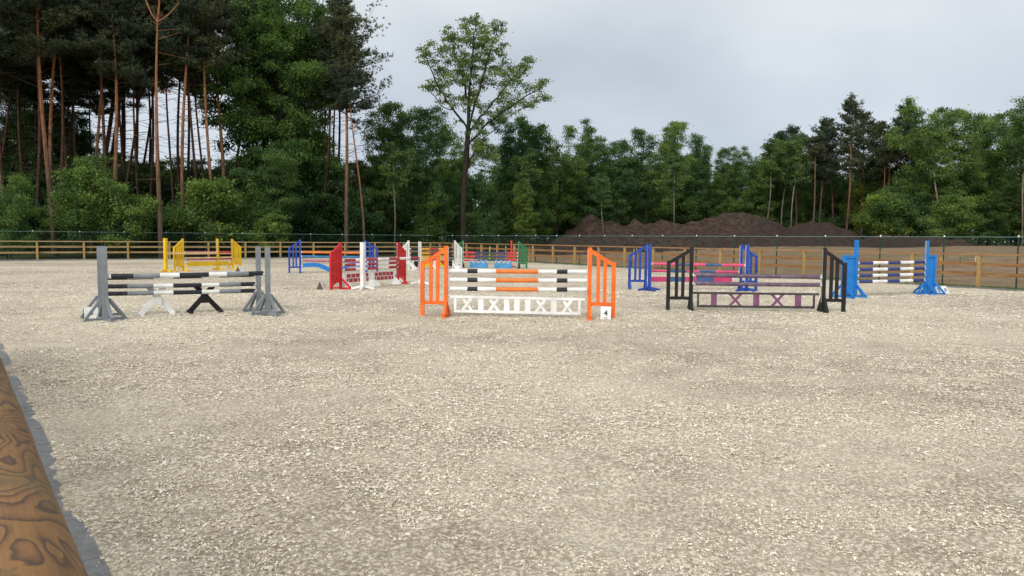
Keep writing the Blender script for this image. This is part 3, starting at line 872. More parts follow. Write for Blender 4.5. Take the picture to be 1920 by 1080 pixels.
# --- grey oxer
FL, FR = G(198, 602.2), G(503, 590.5)
RL, RR = PY(190.5, FL[1] + 0.75), PY(485.5, FR[1] + 0.85)
cv = lambda z: 140 + z / 4.571
BK, GY, WH = 'dark_pole', 'grey_paint', 'white_paint'
pat = [BK, GY, WH, BK, WH, GY, BK]
zf = poles_between(FL, FR, [(518.0, 512.2)], seg([300, 480, 698, 862, 1115, 1275, 1472, 1612], pat), ['black, grey and white banded pole, uppermost and nearest of the grey jump'], 209, 494.5, r=0.052, group='banded poles of the grey jump')
zr = poles_between(RL, RR, [(521.0, 515.0), (537.2, 532.4), (550.8, 544.8)], seg([280, 440, 652, 815, 1058, 1212, 1405, 1540], pat),
    ['black, grey and white banded pole showing just beneath the uppermost pole of the grey jump', 'black, grey and white banded pole, second from the bottom on the grey jump', 'black, grey and white banded pole, lowest on the grey jump above the crossed feet'], 201, 478.5, r=0.050, group='banded poles of the grey jump')
hf = ZH(FL, 461.5)
standard(FL, FR, hf, 'grey_paint', 'grey jump post on braced feet, nearer one of the left pair', [zf[0][0]], pw=0.125, fl=0.42, bh=0.47, rot=0.35)
standard(FR, FL, ZH(FR, 462.3), 'grey_paint', 'grey jump post on braced feet, nearer and rightmost of the grey posts', [zf[0][1]], pw=0.105, fl=0.42, bh=0.47, rot=0.35)
standard(RL, RR, ZH(RL, 461.3), 'grey_paint', 'grey jump post on braced feet, farther one of the left pair hidden behind its twin', [z[0] for z in zr], pw=0.12, fl=0.42, bh=0.47, rot=0.35)
standard(RR, RL, ZH(RR, 462.3), 'grey_paint', 'grey jump post on braced feet, farther one of the right pair', [z[1] for z in zr], pw=0.105, fl=0.42, bh=0.47, rot=0.35)
def trestle(cxp, footl, footr, base, mat, foot_mat, label):
    """X shaped cavaletti end"""
    dd = (RR - RL) / np.linalg.norm(RR - RL); P = lineat(RL, RR, cxp) ; nrm = perp(dd); nrm = nrm if nrm[1] > 0 else -nrm
    P = P + nrm * 0.10
    rz = math.atan2(dd[1], dd[0])
    t = empty('trestle', (P[0], P[1], 0), rz, label, 'jump trestle')
    w = float(np.linalg.norm(lineat(RL, RR, footr) - lineat(RL, RR, footl))) / 2 * 0.97
    H = ZH(P, 533.5)
    for i, s in enumerate((-1, 1)):
        y = 0.028 * s
        hx = 0.075
        MB().prism([(s * w - hx, 0.03), (s * w + hx, 0.03), (-s * w * 0.62 + hx, H), (-s * w * 0.62 - hx, H)], y - 0.026, y + 0.026, mat).build('leg', t)
    for s in (-1, 1):
        MB().box(s * (w - 0.02) - 0.045, s * (w - 0.02) + 0.045, -0.30, 0.30, 0.0, 0.06, foot_mat).build('foot', t)
    MB().box(-0.10, 0.10, -0.06, -0.056, H * 0.36, H * 0.60, mat).build('joint_plate', t)
    return t
trestle(294, 263, 325, 590, 'white_paint', 'white_paint', 'white X shaped trestle under the grey banded poles')
trestle(384.5, 354, 415, 590, 'black_paint', 'black_paint', 'black X shaped trestle under the grey banded poles')
pn = G(172, 597.5)
number_board(pn, face_cam(pn, 0.15), 0.27, 0.25, math.radians(20), 'white number board on the sand behind the left grey post', '6')

# --- yellow oxer
A, B = PY(343.5, 38.0), PY(436.0, 40.8)
oA, oB = lineat(A, B, 327), lineat(A, B, 450.5)
zA = poles_between(A, B, [(476.0, 475.0), (472.9, 472.4), (483.8, 482.4), (486.6, 485.0), (508.2, 505.2)],
    [[(1.0, 'peach_pole')], [(0.68, 'dull_pink'), (1.0, 'red_paint')], [(1.0, 'cream_pole')], [(0.5, 'dull_pink'), (1.0, 'red_pole')], [(1.0, 'cream_pole')]],
    ['peach coloured pole between the yellow wings', 'thin pink and red pole, topmost on the yellow jump', 'cream pole in the middle of the yellow jump', 'dark pink pole just under the cream one on the yellow jump', 'cream ground pole low between the yellow wings'], 347.5, 434, r=0.042)
wing(A, oA, ZH(A, 447.5), ZH(oA, 462.6), 0.30, 'yellow_paint', 'yellow slatted jump wing on the left side of the yellow plank', [zA[0][0], zA[2][0]], nsl=3, strip='bare_wood', sw=0.075)
wing(B, oB, ZH(B, 448.0), ZH(oB, 461.3), 0.30, 'yellow_paint', 'yellow slatted jump wing on the right side of the yellow plank', [zA[0][1], zA[2][1]], nsl=3, strip='bare_wood', sw=0.075)
RLy, RRy = PY(311.2, 36.9), PY(408.5, 39.9)
zR = poles_between(RLy, RRy, [(475.4, 474.3)], [(1.0, 'cream_pole')], ['cream pole from the single yellow post, passing behind the left yellow wing'], 316, 405.5, r=0.042)
standard(RLy, RRy, ZH(RLy, 446.6), 'yellow_paint', 'single yellow jump post, leftmost piece of the yellow jump', [zR[0][0]], pw=0.14, fl=0.36, bh=0.12, low=True)
standard(RRy, RLy, ZH(RRy, 447.5), 'yellow_paint', 'single yellow jump post with a bare wood side behind the yellow plank', [zR[0][1]], pw=0.10, fl=0.36, bh=0.12, low=True, strip='bare_wood')
def plank(A, B, xl, xr, ytl, ybl, ytr, ybr, segs, label, off=0.0, th=0.028, ends='metal_grey'):
    P0, P1 = lineat(A, B, xl), lineat(A, B, xr); d = P1 - P0; L = float(np.linalg.norm(d)); rz = math.atan2(d[1], d[0])
    a0, a1, b0, b1 = ZH(P0, ytl), ZH(P0, ybl), ZH(P1, ytr), ZH(P1, ybr)
    mb = MB(); prev = 0
    for f, mt in segs:
        mb.prism([(prev * L, a1 + (b1 - a1) * prev), (f * L, a1 + (b1 - a1) * f), (f * L, a0 + (b0 - a0) * f), (prev * L, a0 + (b0 - a0) * prev)], -th / 2 + off, th / 2 + off, mt); prev = f
    for x, za, zb, s in ((0, a1, a0, -1), (L, b1, b0, 1)):
        xx = sorted((x + s * 0.001, x + s * 0.06))
        mb.box(xx[0], xx[1], -0.008 + off, 0.008 + off, (za + zb) / 2 - 0.03, (za + zb) / 2 + 0.05, ends)
    o = mb.build('jump_plank'); o.location = (P0[0], P0[1], 0); o.rotation_euler = (0, 0, rz)
    tag(o, label, 'jump plank')
    return o
plank(A, B, 351.5, 430, 490.4, 499.6, 489.6, 497.6, [(1.0, 'yellow_paint')], 'plain yellow plank hanging between the yellow wings')
pn = G(455, 509.5)
number_board(pn, face_cam(pn, 0.9), 0.30, 0.27, math.radians(28), 'small white number board beside the right yellow wing', '7', wedge=0.34)

# --- blue jump at the back left, with wave plank
A, B = PY(563, 37.4), PY(685.8, 38.4)
oA, oB = lineat(A, B, 542.5), lineat(A, B, 707.3)
zA = poles_between(A, B, [(472.7, 474.4), (480.6, 481.9), (488.3, 491.2)], [[(1.0, 'orange_pole')], [(1.0, 'steel_blue')], [(1.0, 'dull_pink')]],
    ['plain orange pole, topmost on the dark blue jump', 'plain steel blue pole between orange and pink poles', 'plain dull pink pole above the blue wave plank'], 566, 683.5, r=0.052)
wing(A, oA, ZH(A, 448.7), ZH(oA, 463.6), ZH(A, 501), 'blue_paint', 'dark blue slatted jump wing at the left end of the plain orange pole', [z[0] for z in zA])
wing(B, oB, ZH(B, 451), ZH(oB, 465), ZH(B, 501), 'blue_paint', 'dark blue slatted jump wing behind the white post of the red jump', [z[1] for z in zA], sw=0.11)
def wave_plank():
    P0, P1 = lineat(A, B, 567.5), lineat(A, B, 683); d = P1 - P0; L = float(np.linalg.norm(d))
    n = 40; top = []; bot = []
    for i in range(n + 1):
        f = i / n; u = abs(f - 0.5) * 2      # 1 at the ends, 0 in the middle
        keys = [(0, 0.09), (0.14, 0.135), (0.3, 0.27), (0.5, 0.385), (0.7, 0.41), (0.85, 0.40), (1.0, 0.375)]
        for (u0, c0), (u1, c1) in zip(keys, keys[1:]):
            if u0 <= u <= u1 + 1e-9: s_ = (u - u0) / (u1 - u0); c = c0 + (c1 - c0) * s_; break
        slope = 0.05 if 0.1 < u < 0.5 else 0.0
        top.append((f * L, c + 0.105 + slope * 0.4)); bot.append((f * L, max(0.005, c - 0.095 - slope * 0.4)))
    mb = MB()
    for i in range(n): mb.prism([bot[i], bot[i + 1], top[i + 1], top[i]], -0.02, 0.02, 'sky_blue')
    mb.box(-0.055, 0, -0.012, 0.012, 0.33, 0.42, 'plastic_white'); mb.box(L, L + 0.055, -0.012, 0.012, 0.33, 0.42, 'plastic_white')
    o = mb.build('wave_plank'); o.location = (P0[0], P0[1], 0); o.rotation_euler = (0, 0, math.atan2(d[1], d[0]))
    tag(o, 'bright blue curved wave plank dipping to the sand in its middle', 'jump plank')
wave_plank()

# --- red oxer
A, B = PY(638.8, 26.1), PY(745.8, 29.1)
oA, oB = lineat(A, B, 620.8), lineat(A, B, 759)
RP, WP = 'red_pole', 'white_paint'
cv = lambda z: 595 + z / 9.366
def linseg(A, B, cols, mats):
    P0 = lineat(A, B, cols[0]); P1 = lineat(A, B, cols[-1]); L = np.linalg.norm(P1 - P0)
    return [(float(np.linalg.norm(lineat(A, B, c) - P0) / L), m_) for c, m_ in zip(cols[1:], mats)]
zA = poles_between(A, B, [(488.2, 484.6), (497.2, 492.3), (505.8, 500.3)], linseg(A, B, [cv(v) for v in (462, 662, 865, 1052, 1240, 1408)], [RP, WP, RP, WP, RP]),
    ['red and white pole, topmost of the three hung on the red wings', 'red and white pole, middle of the three hung on the red wings', 'red and white pole, lowest of the three hung on the red wings'], cv(462), cv(1408), r=0.050, group='red and white poles')
wing(A, oA, ZH(A, 454.3), ZH(oA, 473.5), ZH(A, 527.5), 'red_paint', 'red slatted jump wing beside the dark hollow number stand', [z[0] for z in zA], nsl=2, solid=True, fl=0.46, bh=0.36)
wing(B, oB, ZH(B, 454.3), ZH(oB, 469), ZH(B, 518.5), 'red_paint', 'red slatted jump wing with a notched metal strip facing the red and white poles', [z[1] for z in zA], nsl=2, solid=True, fl=0.46, bh=0.36, strip='metal_grey', notch=True)
FA, FB = PY(680.5, 25.9), PY(787.2, 29.0)
zF = poles_between(FA, FB, [(486.6, 483.4)], linseg(FA, FB, [cv(v) for v in (850, 1050, 1247, 1432, 1620, 1782)], [RP, WP, RP, WP, RP]), ['single red and white pole between the two white posts of the red jump'], cv(850), cv(1782), r=0.050)
standard(FA, FB, ZH(FA, 454.2), 'white_paint', 'white jump post on four splayed feet in front of the brick pattern panel', [zF[0][0]], pw=0.135, fl=0.40, low=True, rot=0.5)
standard(FB, FA, ZH(FB, 453.2), 'white_paint', 'white jump post with a grey side between the red wing and the orange wing', [zF[0][1]], pw=0.09, fl=0.36, low=True, strip='metal_grey', rot=0.5)
def brick_wall(xl, xr, label):
    P0, P1 = lineat(A, B, xl, 0.2), lineat(A, B, xr, 0.2); d = P1 - P0; L = float(np.linalg.norm(d))
    t = empty('brick_panel', (P0[0], P0[1], 0), math.atan2(d[1], d[0]), label, 'jump filler')
    z0, z1 = 0.20, 0.53
    MB().box(0.10, L - 0.10, -0.012, 0.012, z0, z1, 'white_paint').build('panel', t)
    for x in (0.0, L - 0.10):
        MB().box(x + 0.001, x + 0.099, -0.02, 0.02, 0.10, z1 + 0.06, 'white_paint').build('upright', t)
        xm = x + 0.05
        MB().prism([(-0.30, 0.0), (0.30, 0.0), (0.28, 0.05), (0.09, 0.24), (-0.09, 0.24), (-0.28, 0.05)], xm - 0.068, xm - 0.051, 'white_paint', axis='x').build('foot', t)
        MB().prism([(-0.30, 0.0), (0.30, 0.0), (0.28, 0.05), (0.09, 0.24), (-0.09, 0.24), (-0.28, 0.05)], xm + 0.051, xm + 0.068, 'white_paint', axis='x').build('foot', t)
    n = 5; bw = (L - 0.22) / n
    mb = MB()
    for r_ in range(2):
        za = z0 + 0.015 + r_ * 0.16; zb = za + 0.135
        for i in range(-1, n + 1):
            xa = 0.115 + (i + (0.5 if r_ == 0 else 0)) * bw; xb = xa + bw * 0.87
            xa, xb = max(xa, 0.115), min(xb, L - 0.115)
            if xb - xa < 0.03: continue
            for s in (-1, 1):
                mb.box(xa, xb, min(s * 0.0125, s * 0.0155), max(s * 0.0125, s * 0.0155), za, zb, 'red_pole')
    mb.build('painted_bricks', t)
brick_wall(645.5, 694.5, 'white panel painted with red bricks behind the white post')
brick_wall(698.5, 740.5, 'white panel painted with red bricks next to the notched red wing')
pn = G(611, 544.0)
number_board(pn, math.atan2(pn[1], pn[0]) - 0.42, 0.30, 0.29, math.radians(24), 'dark sided hollow number stand beside the left red wing', '3', wedge=0.27)

# --- white winged jump with yellow, red and black poles
A, B = PY(766, 41.8), PY(852.8, 44.2)
oA, oB = lineat(A, B, 754.5), lineat(A, B, 865)
sgw = linseg(A, B, [769.5, 788.5, 804, 821, 838, 850], ['dark_pole', 'yellow_pole', 'red_pole', 'yellow_pole', 'dark_pole'])
zA = poles_between(A, B, [(467.0, 466.8), (475.1, 474.5), (481.0, 480.6), (486.4, 486.0)], sgw,
    ['black, yellow and red banded pole, topmost of four between the white wings', 'black, yellow and red banded pole, second from top between the white wings', 'black, yellow and red banded pole, third from top between the white wings', 'black, yellow and red banded pole, lowest of four between the white wings'], 769.5, 850, r=0.055, group='black yellow and red poles')
wing(A, oA, ZH(A, 451), ZH(oA, 464), 0.36, 'white_paint', 'white slatted jump wing seen behind the right red wing', [z[0] for z in zA], nsl=2, fl=0.55, bh=0.45, sw=0.09)
wing(B, oB, ZH(B, 451), ZH(oB, 464.4), 0.30, 'white_paint', 'white slatted jump wing overlapping the green wing behind it', [z[1] for z in zA], nsl=2, strip='metal_grey', sw=0.09)
def flag_panel(xl, xr, flip, label):
    P0, P1 = lineat(A, B, xl, 0.2), lineat(A, B, xr, 0.2); d = P1 - P0; L = float(np.linalg.norm(d))
    t = empty('filler_panel', (P0[0], P0[1], 0), math.atan2(d[1], d[0]), label, 'jump filler')
    z0, z1 = 0.16, 0.50
    for x in (0, L - 0.09):
        MB().box(x, x + 0.09, -0.03, 0.03, 0.0, z1 + 0.08, 'white_paint').build('upright', t)
        MB().beam((x + 0.045, -0.04, 0.3), (x + 0.045, -0.34, 0.03), 0.06, 0.05, 'white_paint').build('brace', t)
        MB().beam((x + 0.045, 0.04, 0.3), (x + 0.045, 0.34, 0.03), 0.06, 0.05, 'white_paint').build('brace', t)
    MB().box(0.091, L - 0.091, -0.024, 0.024, z1 + 0.001, z1 + 0.04, 'white_paint').build('top_rail', t)
    W0, W1 = 0.091, L - 0.091; w = W1 - W0
    cuts = [0.0, 0.30, 0.62, 1.0]; mats = ['black_paint', 'red_paint', 'yellow_paint']; mb = MB()
    sk = 0.16
    fx = lambda f, top: (W0 + w * (0 if f <= 0 else 1 if f >= 1 else f + (sk if top else -sk) * 1.0))
    for (a_, b_), mt in zip(zip(cuts, cuts[1:]), mats):
        poly = [(fx(a_, False), z0), (fx(b_, False), z0), (fx(b_, True), z1), (fx(a_, True), z1)]
        if flip: poly = [(L - p[0], p[1]) for p in poly]
        mb.prism(poly, -0.014, 0.014, mt)
    mb.build('panel', t)
flag_panel(773, 811, False, 'white framed filler with black, red and yellow slanted stripes, left of two')
flag_panel(814, 850, True, 'white framed filler with yellow, red and black slanted stripes beside the white wing')
pn = PY(857, 42.0)
number_board(pn, face_cam(pn, -0.1), 0.30, 0.24, math.radians(40), 'white number board under the right white wing with red markings', '2', wedge=0.40)

# --- green jump with wave fillers
A, B = PY(867.2, 45.6), PY(972.8, 45.0)
oA, oB = lineat(A, B, 852), lineat(A, B, 987.5)
cv = lambda z: 850 + z / 12.0
sgg = seg([235, 482, 742, 932, 1205, 1438], ['bright_red', 'mid_blue', 'dark_green', 'mid_blue', 'bright_red'])
sgg = [(f, {'mid_blue': 'blue_pole'}.get(m_, m_)) for f, m_ in sgg]
zA = poles_between(A, B, [(473.8, 474.2), (481.0, 480.9), (488.2, 487.6)], sgg,
    ['red, blue and green banded pole, topmost of three on the green jump', 'red, blue and green banded pole, middle of three on the green jump', 'red, blue and green banded pole, lowest of three just over the blue waves'], 870, 969.5, r=0.052, group='red blue and green poles')
wing(A, oA, ZH(A, 451), ZH(oA, 463), 0.32, 'green_paint', 'green slatted jump wing half hidden behind the white wing', [z[0] for z in zA], nsl=2)
wing(B, oB, ZH(B, 452.3), ZH(oB, 463), 0.32, 'green_paint', 'green slatted jump wing at the right end of the red and blue poles', [z[1] for z in zA], nsl=3, sw=0.085)
nrm = np.array([0.0, 1.0])
SR = PY(958.6, 46.4); SL = PY(880.0, 46.8)
zS = ZH(SR, 474.5)
standard(SR, SL, ZH(SR, 451), 'bright_red', 'single red jump post standing behind the right end of the green jump', [], pw=0.09, fl=0.35, low=True)
def waves(xl, xr, flip, label):
    P0, P1 = lineat(A, B, xl, 0.2), lineat(A, B, xr, 0.2); d = P1 - P0; L = float(np.linalg.norm(d))
    P0 = P0 - nrm * 0.12
    t = empty('wave_filler', (P0[0], P0[1], 0), math.atan2(d[1], d[0]), label, 'jump filler')
    n = 4; w = L / n; zb = 0.30; zc = 0.46
    pan = MB(); cur = MB()
    def mp(p): return (L - p[0], p[1]) if flip else p
    pan.prism([mp(p) for p in [(0.0, 0.02), (L, 0.02), (L, zb), (0.05, zb)]], -0.014, 0.014, 'wave_blue')
    for i in range(n):
        x = i * w
        body = [(x + 0.02, zb + 0.001), (x + w * 0.80, zb + 0.001), (x + w * 0.60, zb + 0.04), (x + w * 0.56, zc - 0.05), (x + w * 0.62, zc - 0.01), (x + w * 0.45, zc), (x + w * 0.25, zb + 0.08)]
        pan.prism([mp(p) for p in body], -0.013, 0.013, 'wave_blue')
        arc = [(x + 0.02, zb + 0.01), (x + w * 0.22, zb + 0.085), (x + w * 0.42, zc + 0.01), (x + w * 0.62, zc + 0.025), (x + w * 0.82, zc - 0.02), (x + w * 0.86, zc - 0.07), (x + w * 0.76, zc - 0.10)]
        for p, q in zip(arc, arc[1:]):
            p, q = mp(p), mp(q); cur.beam((p[0], -0.018, p[1]), (q[0], -0.018, q[1]), 0.008, 0.032, 'pale_blue')
    pan.build('panel', t); cur.build('wave_crests', t)
    for x in (0.12, L - 0.12):
        MB().beam((x, 0.02, 0.25), (x, 0.25, 0.02), 0.05, 0.03, 'wave_blue').box(x - 0.03, x + 0.03, -0.2, 0.25, 0.0, 0.018, 'wave_blue').build('foot', t)
waves(880, 915.5, False, 'blue filler with pale curling waves, the left of the two')
waves(926.8, 960.8, True, 'blue filler with pale curling waves, next to the right green wing')
pn = G(986.5, 503.4)
number_board(pn, face_cam(pn, 0.05), 0.27, 0.26, math.radians(22), 'white number board right of the green wing', '1', wedge=0.34)

# --- blue and pink oxer
A, B = G(1210, 543.4), G(1388, 545.0)
oA, oB = lineat(A, B, 1180.3), lineat(A, B, 1417.7)
cv = lambda z: 1160 + z / 6.857
PK, MBl = 'pink_pole', 'mid_blue'
zA = poles_between(A, B, [(507.4, 510.0)], seg([395, 662, 872, 1040, 1240, 1530], [PK, MBl, PK, MBl, PK]), ['pink and blue banded pole, the lower one hung on the blue wings'], cv(395), cv(1530), r=0.050)
wing(A, oA, ZH(A, 458), ZH(oA, 476.2), ZH(A, 526.8), 'blue_paint', 'blue slatted jump wing left of the pink and blue poles', [zA[0][0]], foot='wedge', fl=0.30, bh=0.40)
wing(B, oB, ZH(B, 458.7), ZH(oB, 479), ZH(B, 528), 'blue_paint', 'blue slatted jump wing right of the pink and blue poles', [zA[0][1]], foot='wedge', fl=0.30, bh=0.40)
FA, FB = PY(1217.4, A[1] - 0.62), PY(1399.3, B[1] - 0.62)
zF = poles_between(FA, FB, [(494.3, 497.4)], seg([412, 735, 935, 1100, 1310, 1598], [PK, MBl, PK, MBl, PK]), ['pink and blue banded pole, the upper one held by the single blue posts'], 1221.5, 1394.5, r=0.052)
standard(FA, FB, ZH(FA, 458), 'blue_paint', 'single blue jump post at the left end of the upper pink and blue pole', [zF[0][0]], pw=0.105, fl=0.42, low=True, strip='plastic_white', rot=0.3)
standard(FB, FA, ZH(FB, 458.5), 'blue_paint', 'single blue jump post at the right end of the upper pink and blue pole', [zF[0][1]], pw=0.105, fl=0.42, low=True, strip='plastic_white', rot=0.3)
plank(A, B, cv(405), cv(1458), 518.9, 528.4, 519.6, 528.6, seg([405, 650, 862, 1000, 1222, 1458], ['pink_plank', 'mid_blue', 'pink_plank', 'mid_blue', 'pink_plank']), 'flat pink and blue plank below the pink and blue poles', ends='plastic_white')
pn = G(1190.5, 543.8)
number_board(pn, face_cam(pn, 0.12), 0.24, 0.27, math.radians(16), 'pale number board under the left blue wing', None, face='plastic_pale')

# --- light blue vertical with four poles
A, B = PY(1602.5, 24.25), PY(1734.3, 25.7)
oA, oB = lineat(A, B, 1580.5), lineat(A, B, 1750.5)
zA = poles_between(A, B, [(493.0, 491.2), (505.4, 502.9), (516.8, 514.2), (528.3, 525.2)], seg([256, 390, 535, 660, 797, 914], ['blue_pole', WP, 'blue_pole', WP, 'blue_pole']),
    ['blue and white pole, topmost of four between the light blue wings', 'blue and white pole, second from top between the light blue wings', 'blue and white pole, third from top between the light blue wings', 'blue and white pole, lowest of four between the light blue wings'], 1608, 1731, r=0.053, group='blue and white poles')
def panel_wing(A, Out, h, h2, label, cups, W=None):
    dd = Out - A; W = float(np.linalg.norm(dd)) if W is None else W; rz = math.atan2(dd[1], dd[0]); mt = 'sky_blue'
    t = empty('jump_wing', (A[0], A[1], 0), rz, label, 'jump wing')
    MB().box(-0.055, 0.055, -0.045, 0.045, 0.01, h, mt).build('tall_post', t)
    MB().box(W - 0.05, W + 0.05, -0.045, 0.045, 0.01, h2, mt).build('short_post', t)
    MB().box(0.056, W - 0.051, -0.045, 0.045, h2 - 0.09, h2 - 0.002, mt).build('top_rail', t)
    MB().box(0.056, W - 0.051, -0.040, 0.040, 0.10, 0.18, mt).build('bottom_rail', t)
    MB().box(0.056, W - 0.051, -0.010, 0.014, 0.181, h2 - 0.091, mt).build('panel', t)
    for x in (0.0, W):
        MB().box(x - 0.04, x + 0.04, -0.45, -0.046, 0, 0.07, mt).box(x - 0.04, x + 0.04, 0.046, 0.45, 0, 0.07, mt).build('foot', t)
        for s in (-1, 1):
            MB().beam((x, s * 0.42, 0.075), (x, s * 0.06, 0.40), 0.06, 0.05, mt, up=(0, s, 1)).build('brace', t)
    MB().box(-0.40, -0.056, -0.035, 0.035, 0, 0.065, mt).build('foot', t)
    MB().beam((-0.37, 0, 0.07), (-0.07, 0, 0.40), 0.055, 0.05, mt, up=(-1, 0, 1)).build('brace', t)
    mb = MB().box(-0.064, -0.056, -0.025, 0.025, 0.45, h - 0.02, 'metal_grey')
    z = 0.5
    while z < h - 0.05: mb.box(-0.0665, -0.065, -0.008, 0.008, z, z + 0.025, 'dark_recess'); z += 0.07
    mb.build('keyhole_strip', t)
    for z in cups: cup(t, -0.065, z)
panel_wing(A, oA, ZH(A, 450), ZH(A, 478.5), 'light blue solid panel jump wing behind the right black wing', [z[0] for z in zA])
panel_wing(B, oB, ZH(B, 451), ZH(B, 477.8), 'light blue solid panel jump wing beside the leaning double number board', [z[1] for z in zA])
def double_board():
    P = G(1771, 552.6)
    t = empty('number_board', (P[0], P[1], 0), face_cam(P, 0.85), 'brown wedge stand with two white number cards leaning beside the light blue wing', 'number board')
    h = 0.27; dy = 0.20
    MB().prism([(0.0, 0.0), (0.42, 0.0), (dy + 0.02, h), (dy, h)], -0.27, 0.27, 'brown_and_hollow_shade', axis='x').build('stand', t)
    nrm_ = Vector((0, -h, dy)).normalized()
    for x in (-0.145, 0.145):
        o = nrm_ * 0.004; e = nrm_ * 0.012; vs = []
        for q_ in (o, e):
            for (xx, f) in ((x - 0.125, 0.03), (x + 0.125, 0.03), (x + 0.125, 1.04), (x - 0.125, 1.04)):
                vs.append((xx, dy * f + q_.y, h * f + q_.z))
        MB().add(vs, [(0, 1, 2, 3), (4, 5, 6, 7), (0, 1, 5, 4), (1, 2, 6, 5), (2, 3, 7, 6), (3, 0, 4, 7)], 'plastic_white').build('card', t)
        text_mesh(t, '5' if x < 0 else '8', 0.17, (x, dy * 0.55 + nrm_.y * 0.015, h * 0.55 + nrm_.z * 0.015), (math.atan2(h, dy), 0, 0), name='number')
double_board()

# ---------------------------------------------------------------- soil heaps and stakes in the field
def mound(cols, Yc, label, seed, slope=0.62):
    xs_ = [PY(c[0], Yc)[0] for c in cols]
    hs = [max(0.05, ZH(PY(c[0], Yc), c[1]) - tz(PY(c[0], Yc)[0], Yc)) for c in cols]
    x0, x1 = xs_[0] - 5, xs_[-1] + 5
    gx_ = np.arange(x0, x1, 0.22); hm = max(hs); gy_ = np.arange(Yc - hm / slope * 1.3 - 2, Yc + hm / slope + 2, 0.25)
    X_, Y_ = np.meshgrid(gx_, gy_)
    xp = [x0] + xs_ + [x1]; hp = [-1.5] + hs + [-1.5]
    Xw = X_ + vnoise(X_, Y_, 3.5, seed) * 1.3 * np.clip(np.abs(Y_ - Yc) / 3, 0, 1)
    P_ = np.interp(Xw, xp, hp)
    yc = Yc + vnoise(X_, X_ * 0, 6.0, seed + 3) * 2.0
    fall = np.abs(Y_ - yc) * slope * (1 + 0.5 * vnoise(X_, Y_, 4.0, seed + 4))
    Hh = P_ - np.maximum(0, fall - 0.15)
    Hh = Hh + vnoise(X_, Y_, 1.3, seed + 1) * 0.55 + vnoise(X_, Y_, 0.5, seed + 2) * 0.42 + vnoise(X_, Y_, 2.8, seed + 8) * 0.5 * np.clip(Hh, 0, 1)
    Zt = terrain(X_, Y_)
    Z_ = np.maximum(Zt + Hh, Zt - 0.25)
    V_ = np.stack([X_.ravel(), Y_.ravel(), Z_.ravel()], 1); n_ = len(gx_)
    i_, j_ = np.meshgrid(np.arange(len(gy_) - 1), np.arange(n_ - 1), indexing='ij'); q_ = (i_ * n_ + j_).ravel()
    o = npmesh('soil_heap', V_, np.stack([q_, q_ + 1, q_ + n_ + 1, q_ + n_], 1), ['dark_soil'], smooth=False)
    tag(o, label, 'soil heap')
mound([(1075, 428), (1090, 410), (1103, 404), (1118, 408), (1140, 415), (1165, 419), (1188, 411), (1215, 416), (1240, 410), (1262, 416), (1300, 418), (1330, 408), (1352, 402), (1388, 398), (1412, 400), (1440, 411), (1462, 424), (1475, 431)], 88, 'long dark brown soil heap with several peaks behind the wire fence', 61)
mound([(1478, 430), (1500, 419), (1520, 414), (1546, 416), (1566, 427), (1585, 436)], 84, 'smaller dark soil heap at the right end of the long heap', 71)
mound([(1620, 446), (1660, 443), (1700, 444), (1745, 446), (1790, 452)], 72, 'low flat heap of dark soil near the right side trees', 81, 0.4)
mound([(1045, 446), (1120, 440), (1200, 442), (1290, 440), (1400, 442), (1480, 446), (1560, 448)], 77, 'low dark bank of loose soil at the foot of the long heap', 91, 0.35)
stk = [(1762, 482, 492, 'yellow_pole'), (1766, 482, 492, 'cream_pole'), (1799, 484, 494, 'green_paint'), (1828, 486, 494, 'cream_pole'), (1906, 483, 493, 'cream_pole'),
       (1188, 466, 474, 'cream_pole'), (1193, 466, 474, 'cream_pole'), (918, 462, 470, 'cream_pole'), (948, 461, 470, 'cream_pole'), (992, 463, 471, 'cream_pole'), (998, 463, 471, 'cream_pole')]
names = ['thin yellow stake in the field right of the light blue wing', 'thin cream stake close beside the yellow stake in the field', 'thin green stake in the field beyond the right fence', 'thin cream stake beside the fence post at the right', 'thin cream stake at the far right of the field',
         'thin pale stake above the left blue wing, left of a pair', 'thin pale stake above the left blue wing, right of a pair', 'thin pale stake over the middle of the green jump', 'thin pale stake left of the single red post', 'thin pale stake right of the green wing, left of a pair', 'thin pale stake right of the green wing, right of a pair']
for (px, yt, yb, mt), lb in zip(stk, names):
    Yd = 46.0 if px > 1500 else 62.0
    P = PY(px, Yd); z0 = tz(P[0], P[1])
    z1 = max(ZH(P, yt), z0 + 0.4)
    o = MB().tube([(0, 0, -0.1), (0, 0, (z1 - z0) * 0.6), (0.02, 0, z1 - z0)], [0.03, 0.03, 0.026], mt, 6).build('stake'); o.location = (P[0], P[1], z0)
    tag(o, lb, 'stake', 'stakes in the field')

